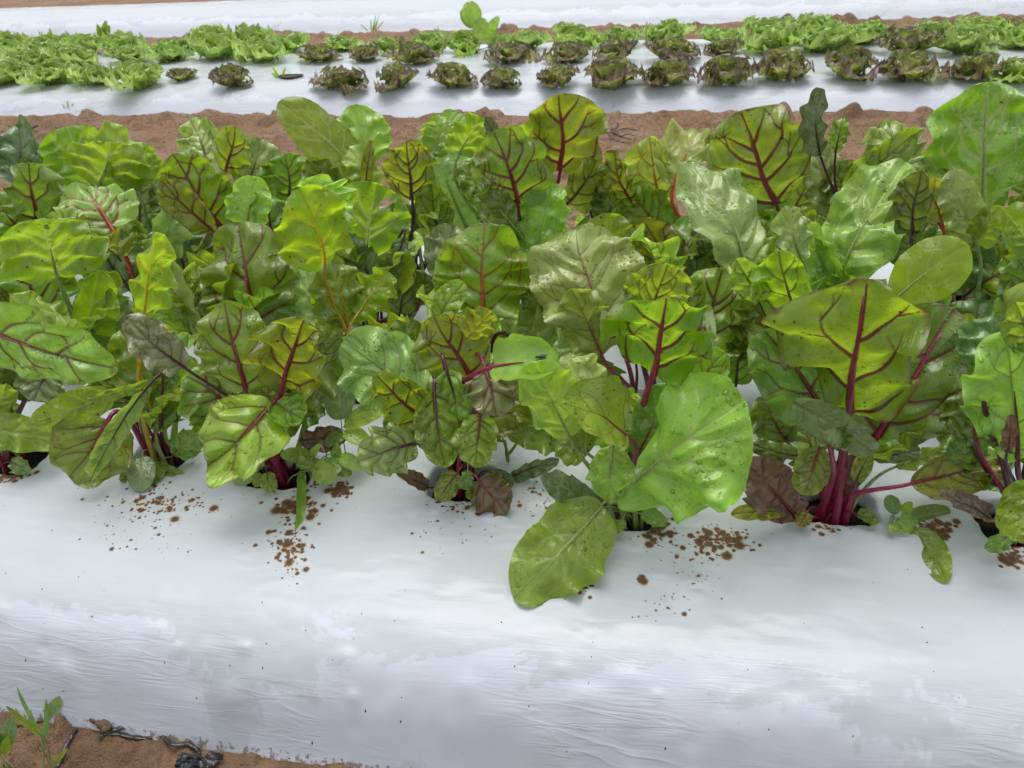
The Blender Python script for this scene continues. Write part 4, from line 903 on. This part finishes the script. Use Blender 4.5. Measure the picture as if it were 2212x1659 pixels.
# weeds along the far soil and in the lettuce bed
def far_weed(px, py, z, n, h, c, label, cat='weed', w=8, spread=.6, seed=1, name='weed_tuft'):
    rg = random.Random(seed); lv = []
    for i in range(n):
        a = rg.uniform(-spread, spread); hh = h * rg.uniform(.6, 1)
        lv.append((px + a * h * .2, py - hh * .15, px + math.sin(a) * hh, py - math.cos(a) * hh, w * rg.uniform(.7, 1.2), c, 0, rg.uniform(-.03, .03), 'g' if w < 12 else 'l'))
    return weed(name, px, py, z, lv, label, cat, 1.5)
far_weed(222, 88, .0, 5, 46, 'g', 'tuft with two upright green leaves on the soil behind the lettuces at the left', w=13, seed=3)
far_weed(98, 92, .0, 4, 40, 'l', 'thin pale flowering stems behind the left lettuces', w=3, seed=4)
far_weed(803, 72, .0, 7, 44, 's', 'thin feathery dry weed against the far white film', w=3, spread=.9, seed=5)
far_weed(150, 248, .0, 4, 32, 's', 'small pale seedling at the near foot of the lettuce film on the left', w=5, seed=6)
far_weed(405, 262, .0, 4, 20, 'g', 'tiny weed in soil at the near foot of the lettuce film', w=4, seed=7)
far_weed(608, 172, .11, 5, 36, 't', 'thin seedling beside the empty planting hole in the lettuce row', w=5, spread=1.1, seed=8)
far_weed(1012, 128, .12, 5, 46, 't', 'pale grass blades sprawling over the film below the tall seedling', 'grass', w=6, spread=1.5, seed=9)
far_weed(1830, 252, .0, 4, 28, 'g', 'small weed at the foot of the lettuce film right of the rolled leaf', w=5, spread=.9, seed=10)
far_weed(1880, 250, .0, 3, 18, 't', 'tiny light green weed at the foot of the lettuce film at the right', w=7, seed=12)
far_weed(1600, 252, .0, 4, 20, 'g', 'wisp of grass on the soil right of the pale reddish chard leaf', 'grass', w=3, spread=1.2, seed=13)
far_weed(85, 345, .0, 4, 22, 'g', 'small weed in the soil path behind the chard at far left', w=6, seed=14)
weed('leafy_seedling', 1030, 118, .12, [(1028, 50, 1010, 3, 42, 't', .0, .0, 'o'), (1040, 85, 1040, 38, 40, 't', .02, .02, 'o'), (1045, 75, 1078, 36, 22, 't', .0, .0, 'l'), (1022, 60, 998, 20, 26, 'g', .0, -.02, 'o'), (1060, 95, 1065, 62, 20, 't', .0, .0, 'o')],
     'tall light green seedling with rounded leaves standing above the lettuces', 'seedling', 2.2)

FLYM = plain('fly_black', (.012, .012, .014), .25, (.03, .03, .035), 400, .2); WINGM = plain('fly_wing', (.05, .05, .055), .2, (.12, .12, .13), 300, .1)
def ellipsoid(c, r, nu=10, nv=14, ax=None):
    u = np.linspace(.02, np.pi - .02, nu); v = np.linspace(0, 2 * np.pi, nv)
    U, V_ = np.meshgrid(u, v, indexing='ij'); P = np.stack([np.cos(U) * r[0], np.sin(U) * np.cos(V_) * r[1], np.sin(U) * np.sin(V_) * r[2]], -1).reshape(-1, 3)
    return P + np.asarray(c), grid_faces(nu, nv)
def join(parts):
    Vs, Fs, o = [], [], 0
    for V, F in parts: Vs.append(V); Fs.append(np.asarray(F) + o); o += len(V)
    return np.vstack(Vs), np.vstack(Fs)
def make_fly(P, sc_, rz, label):
    r = empty('fly', tuple(P), label, 'fly', 'flies resting on chard leaves'); r.rotation_euler = (0, 0, rz)
    V, F = join([ellipsoid((.0, 0, .0022), (.0026, .0016, .0015)), ellipsoid((-.0038, 0, .0019), (.0032, .0015, .0013)), ellipsoid((.0032, 0, .0022), (.0012, .0014, .0012))])
    mesh_obj('body', V * sc_, F, FLYM, parent=r)
    for sg in (-1, 1):
        a = np.linspace(0, 2 * np.pi, 15)[:-1]; w_ = np.stack([-.0042 + .0042 * np.cos(a), sg * (.0012 + .0011 * np.sin(a)), .0036 + 0 * a], 1)
        V = np.vstack([w_, w_ + [0, 0, .00012]]); F = [(i, (i + 1) % 14, 14 + (i + 1) % 14, 14 + i) for i in range(14)] + [(0, i, i + 1, i + 2) for i in range(1, 12, 2)] + [(14, 14 + i + 2, 14 + i + 1, 14 + i) for i in range(1, 12, 2)]
        mesh_obj('wing', V * sc_, F, WINGM, parent=r)
        for x in (.0022, .0002, -.0018):
            V, F = tube(np.array([(x, sg * .001, .0018), (x * 1.3, sg * .0026, .0026), (x * 1.7, sg * .0036, -.0006)]) * sc_, .00018 * sc_, 5)
            mesh_obj('leg', V, F, FLYM, parent=r)
    return r
def snap(px, py, dflt_y):
    dg = bpy.context.evaluated_depsgraph_get(); r = ray(px, py); r = r / np.linalg.norm(r)
    hit, loc, nor, idx, ob, mt = sc.ray_cast(dg, Vector(CAM), Vector(r))
    return np.array(loc) if hit else on_y(px, py, dflt_y)
bpy.context.view_layer.update()
_f = snap(1165, 776, 1.1)
make_fly(_f + np.array([0, 0, .001]), 1.45, .05 + math.pi, 'large black fly sitting on the cupped light green leaf in the front row')
make_fly(snap(2160, 222, 1.7) + np.array([0, -.003, .0]), 1.1, 1.2, 'small dark fly on the tall broad leaf at the right')
make_fly(snap(1688, 300, 1.7) + np.array([0, -.003, .0]), 1.1, .4, 'small dark fly on the olive red-veined leaf in the back row')

# ------------------------------------------------------------------ lettuces
def lettuce_proto(kind, seed, mat):
    rg = random.Random(seed); out = []
    n = 13 if kind == 'green' else 12
    for i in range(n):
        ring = i / n; az = i * 2.4 + rg.uniform(-.25, .25); d = np.array([math.cos(az), math.sin(az), 0])
        el = .42 + 1.0 * ring + rg.uniform(-.12, .12); L = (.165 - .045 * ring) * rg.uniform(.85, 1.15)
        B = d * (.030 - .020 * ring) + np.array([0, 0, .004 + .01 * ring]); T = B + L * (d * math.cos(el) + np.array([0, 0, math.sin(el)]))
        nv = -d * math.sin(el) + np.array([0, 0, math.cos(el)])
        o = dict(ns=33, nt=30, tm=.62, p=2.4, lob=.12, tooth=.45, ruf=.13, rf=4.0, ruf2=.10, wav=.08, aL=rg.uniform(.5, 1.0), aR=rg.uniform(.5, 1.0), tc=rg.uniform(-.25, .0), bow=-.06, yaw=rg.uniform(-.2, .2), vs='thick', puck=.05)
        V, F, at, uv, mid, L_ = blade(rg, B, T, L * rg.uniform(.95, 1.2), nv, o)
        t = np.repeat(np.linspace(0, 1, 30), 33); at['edge'] = np.maximum(at['edge'] * .9, t) * .75 + .25 * (1 - ring)
        me = mesh_obj('leaf', V, F, mat, attrs=at, uv=uv); out.append(me)
    return out
PROTO = {('g', i): lettuce_proto('green', 100 + i, LG) for i in range(5)}
PROTO.update({('k', i): lettuce_proto('dark', 200 + i, LD) for i in range(5)}); PROTO[('m', 0)] = lettuce_proto('dark', 300, LR)
used = set()
LET = []   # row, px, py (foot), width px, kind
for x, y, w_ in [(505, 187, 92), (740, 189, 108), (858, 188, 94), (978, 186, 108), (1088, 185, 78), (1205, 185, 92), (1325, 184, 110), (1440, 181, 112), (1568, 180, 104), (1690, 173, 106), (1830, 168, 112), (1962, 171, 122), (2098, 168, 112)]: LET.append(('nearest', x, y, w_, 'k'))
LET.append(('nearest', 395, 176, 62, 'k'))
for x, y, w_ in [(20, 182, 98), (118, 182, 104), (208, 184, 92), (308, 190, 108), (2200, 172, 110)]: LET.append(('nearest', x, y, w_, 'g'))
for x, y, w_ in [(690, 139, 94), (788, 138, 74), (890, 143, 88), (1105, 139, 92), (1228, 138, 90), (1335, 142, 92), (1452, 138, 112), (1955, 122, 112), (1560, 122, 80)]: LET.append(('second', x, y, w_, 'k'))
for x, y, w_ in [(-30, 150, 90), (60, 152, 100), (160, 146, 100), (285, 139, 92), (365, 138, 84), (475, 132, 104), (575, 137, 110), (1680, 122, 110), (1795, 118, 120), (2080, 122, 110)]: LET.append(('second', x, y, w_, 'g'))
for x, y, w_ in [(25, 118, 90), (105, 120, 92), (190, 116, 92), (260, 118, 84), (370, 114, 60), (455, 104, 92), (545, 106, 92), (632, 112, 92), (738, 112, 84), (840, 118, 86), (925, 116, 96), (1000, 116, 80), (1085, 112, 80), (1140, 110, 104), (1238, 106, 98), (1335, 104, 100), (1440, 98, 112), (1560, 104, 108), (1650, 92, 100), (1760, 96, 110), (1870, 95, 110), (2010, 92, 104), (2120, 96, 100), (2212, 110, 90)]: LET.append(('third', x, y, w_, 'g'))
for x, y, w_ in [(150, 96, 60), (330, 96, 50)]: LET.append(('back', x, y, w_, 'g'))
for x, y, w_ in [(500, 88, 80), (625, 92, 86), (1140, 84, 80), (1690, 74, 96), (1790, 66, 96), (1900, 64, 92), (2000, 62, 96), (2110, 72, 92)]: LET.append(('back', x, y, w_, 'g'))
for x, y, w_ in [(12, 104, 66), (250, 100, 36), (395, 101, 70)]: LET.append(('back', x, y, w_, 'm'))
LET.append(('back', 2180, 84, 90, 'k'))
ORD = ['first', 'second', 'third', 'fourth', 'fifth', 'sixth', 'seventh', 'eighth', 'ninth', 'tenth', 'eleventh', 'twelfth', 'thirteenth', 'fourteenth', 'fifteenth', 'sixteenth', 'seventeenth', 'eighteenth', 'nineteenth', 'twentieth', 'twenty-first', 'twenty-second', 'twenty-third', 'twenty-fourth', 'twenty-fifth']
KN = {'g': 'light green frilly lettuce', 'k': 'dark bronze frilly lettuce', 'm': 'small maroon lettuce'}
KS = {'g': 'green', 'k': 'dark', 'm': 'maroon'}
cnt = {}
lr = random.Random(42)
for (row, px, py, w_, kd) in sorted(LET, key=lambda e: e[1]):
    zt = .125; P = on_z(px, py - 4, zt); s, q = bed_sq(P)
    i = cnt.get((row, kd), 0); cnt[(row, kd)] = i + 1
    lab = '%s in the %s lettuce row, %s %s head from the left' % (KN[kd], row, ORD[i], KS[kd])
    r = empty('lettuce', (P[0], P[1], float(np.interp(q, PL[:, 0], PL[:, 1])) - .004), lab, 'lettuce', {'g': 'green lettuces on the middle bed', 'k': 'dark lettuces on the middle bed', 'm': 'maroon lettuces on the middle bed'}[kd])
    pk = (kd, lr.randrange(5) if kd != 'm' else 0); sc_ = w_ / FPX * ((P - CAM) @ FW) / (.30 if kd == 'g' else .285)
    r.rotation_euler = (lr.uniform(-.16, .16), lr.uniform(-.16, .16), lr.uniform(0, 6.28)); sc_ *= lr.uniform(.9, 1.1); r.scale = (sc_, sc_, sc_ * lr.uniform(.8, 1.1))
    for ch in PROTO[pk]:
        if pk not in used: c = ch
        else: c = ch.copy(); col.objects.link(c)
        c.parent = r
    used.add(pk)
for pk, chs in PROTO.items():
    if pk not in used:
        for ch in chs: bpy.data.objects.remove(ch)
# the empty planting hole in the lettuce film
P = on_z(628, 170, .118); a = np.linspace(0, 2 * np.pi, 25)[:-1]; rr = 1 + .12 * np.sin(3 * a)
s0, q0 = bed_sq(P); ang = lambda f: np.array([bed_xy(s0 + .085 * f * math.cos(x) * k, q0 + .05 * f * math.sin(x) * k) for x, k in zip(a, rr)])
zf = float(np.interp(q0, PL[:, 0], PL[:, 1]))
V = np.vstack([np.column_stack([ang(1), np.full(24, zf + .007)]), np.column_stack([ang(.95), np.full(24, zf + .001)]), np.column_stack([ang(.5), np.full(24, zf + .003)])])
F = [(i, (i + 1) % 24, 24 + (i + 1) % 24, 24 + i) for i in range(24)] + [(24 + i, 24 + (i + 1) % 24, 48 + (i + 1) % 24, 48 + i) for i in range(24)] + [(48, 48 + i, 48 + i + 1, 48 + i + 2) for i in range(1, 22, 2)]
tag(mesh_obj('planting_hole', V + [0, 0, .006], F, plain('hole_soil', (.05, .034, .024), .9, (.10, .065, .04), 120, .8)), 'empty dark planting hole in the white film in the nearest lettuce row', 'planting hole')

# ------------------------------------------------------------------ litter on the bare soil at the front left
BLACK = plain('black_plastic', (.016, .015, .016), .28, (.045, .04, .04), 90, .6); BARK = plain('wet_bark', (.16, .095, .045), .7, (.055, .035, .02), 70, 1.)
def strip(name, pts, r, flat, label, cat, mat, lift=.006, jit=0.):
    Q = []
    for (px, py) in pts:
        P = on_z(px, py, .0); s, q = bed_sq(P); Q.append((P[0], P[1], gz(s, q) + lift + r * flat))
    C = catmull(Q, 8); rg = np.random.RandomState(len(pts)); C[:, 2] += jit * rg.rand(len(C)); rad = r * (1 - .35 * rg.rand(len(C))); rad[0] *= .3; rad[-1] *= .3
    V, F = tube(C, rad, 9, flat); return tag(mesh_obj(name, V, F, mat), label, cat)
strip('plastic_strip', [(216, 1603), (240, 1588), (270, 1578), (304, 1573), (336, 1581), (362, 1604), (380, 1618), (410, 1614), (428, 1622), (432, 1634)], .0042, .5, 'long curled strip of black plastic lying on the soil at the front left', 'plastic strip', BLACK, .004, .003)
strip('plastic_strip', [(226, 1592), (255, 1590), (285, 1594), (312, 1594), (335, 1590)], .0048, .5, 'short black plastic strip tucked under the long curled one', 'plastic strip', BLACK, .001, .002)
strip('plastic_strip', [(168, 1576), (158, 1598), (143, 1622), (126, 1652), (118, 1672)], .0042, .6, 'dark strip lying beside the young grass at the front left', 'plastic strip', BLACK, .002, .002)
P0 = on_z(418, 1656, 0.); u_, v_ = np.meshgrid(np.linspace(-1, 1, 46), np.linspace(-1, 1, 46), indexing='ij')
u_ = u_ * .72; v_ = v_ * .72; P0 = on_z(424, 1666, 0.)
x_ = .046 * u_ * (1 + .5 * fbm(u_ * 2, v_ * 2, 51, 2)) + .03 * fbm(u_ * 2.4, v_ * 2.4, 52, 3); y_ = .03 * v_ + .03 * fbm(u_ * 2.4, v_ * 2.4, 53, 3)
z_ = .006 + .052 * np.abs(fbm(u_ * 2.1, v_ * 2.6, 54, 4)) + .016 * (1 - np.maximum(np.abs(u_), np.abs(v_)))
s0_, q0_ = bed_sq(P0); tag(mesh_obj('plastic_scrap', np.stack([x_ + P0[0], y_ + P0[1], z_ + gz(s0_, q0_)], -1).reshape(-1, 3), grid_faces(46, 46), BLACK), 'crumpled glossy black plastic scrap at the bottom edge', 'plastic scrap')
strip('bark_piece', [(172, 1524), (182, 1530), (200, 1545), (222, 1565), (240, 1588)], .0125, .75, 'wedge of brown bark leaning on the foot of the white film', 'bark', BARK, .004, .004)
strip('twig', [(602, 1622), (612, 1630), (628, 1640)], .0022, .8, 'short dark twig at the foot of the film left of the middle', 'twig', BARK, .004)
strip('twig', [(28, 1572), (50, 1566), (78, 1562), (110, 1548), (130, 1535)], .0026, .8, 'thin reddish twig lying across the soil at the front left', 'twig', BARK, .002)
# dark wilted plant remains on the soil path
def remains(px, py, label, seed, sz=1.):
    rg = random.Random(seed); P = on_z(px, py, .0); r = empty('dead_plant', tuple(P), label, 'dead plant')
    for i in range(7):
        a = rg.uniform(0, 6.28); pts = [np.array([0, 0, .02])]
        for j in range(4): pts.append(pts[-1] + sz * np.array([math.cos(a) * .035, math.sin(a) * .035, rg.uniform(-.01, .012)])); a += rg.uniform(-.7, .7)
        V, F = tube(catmull(pts, 5), .006 * sz, 6, .5); mesh_obj('withered_stem', V, F, BLACK, parent=r)
remains(1320, 295, 'black wilted plant remains on the soil path right of the notched lime leaf', 1, 1.0)
remains(55, 290, 'black wilted plant remains on the soil path at the left', 2, .9)
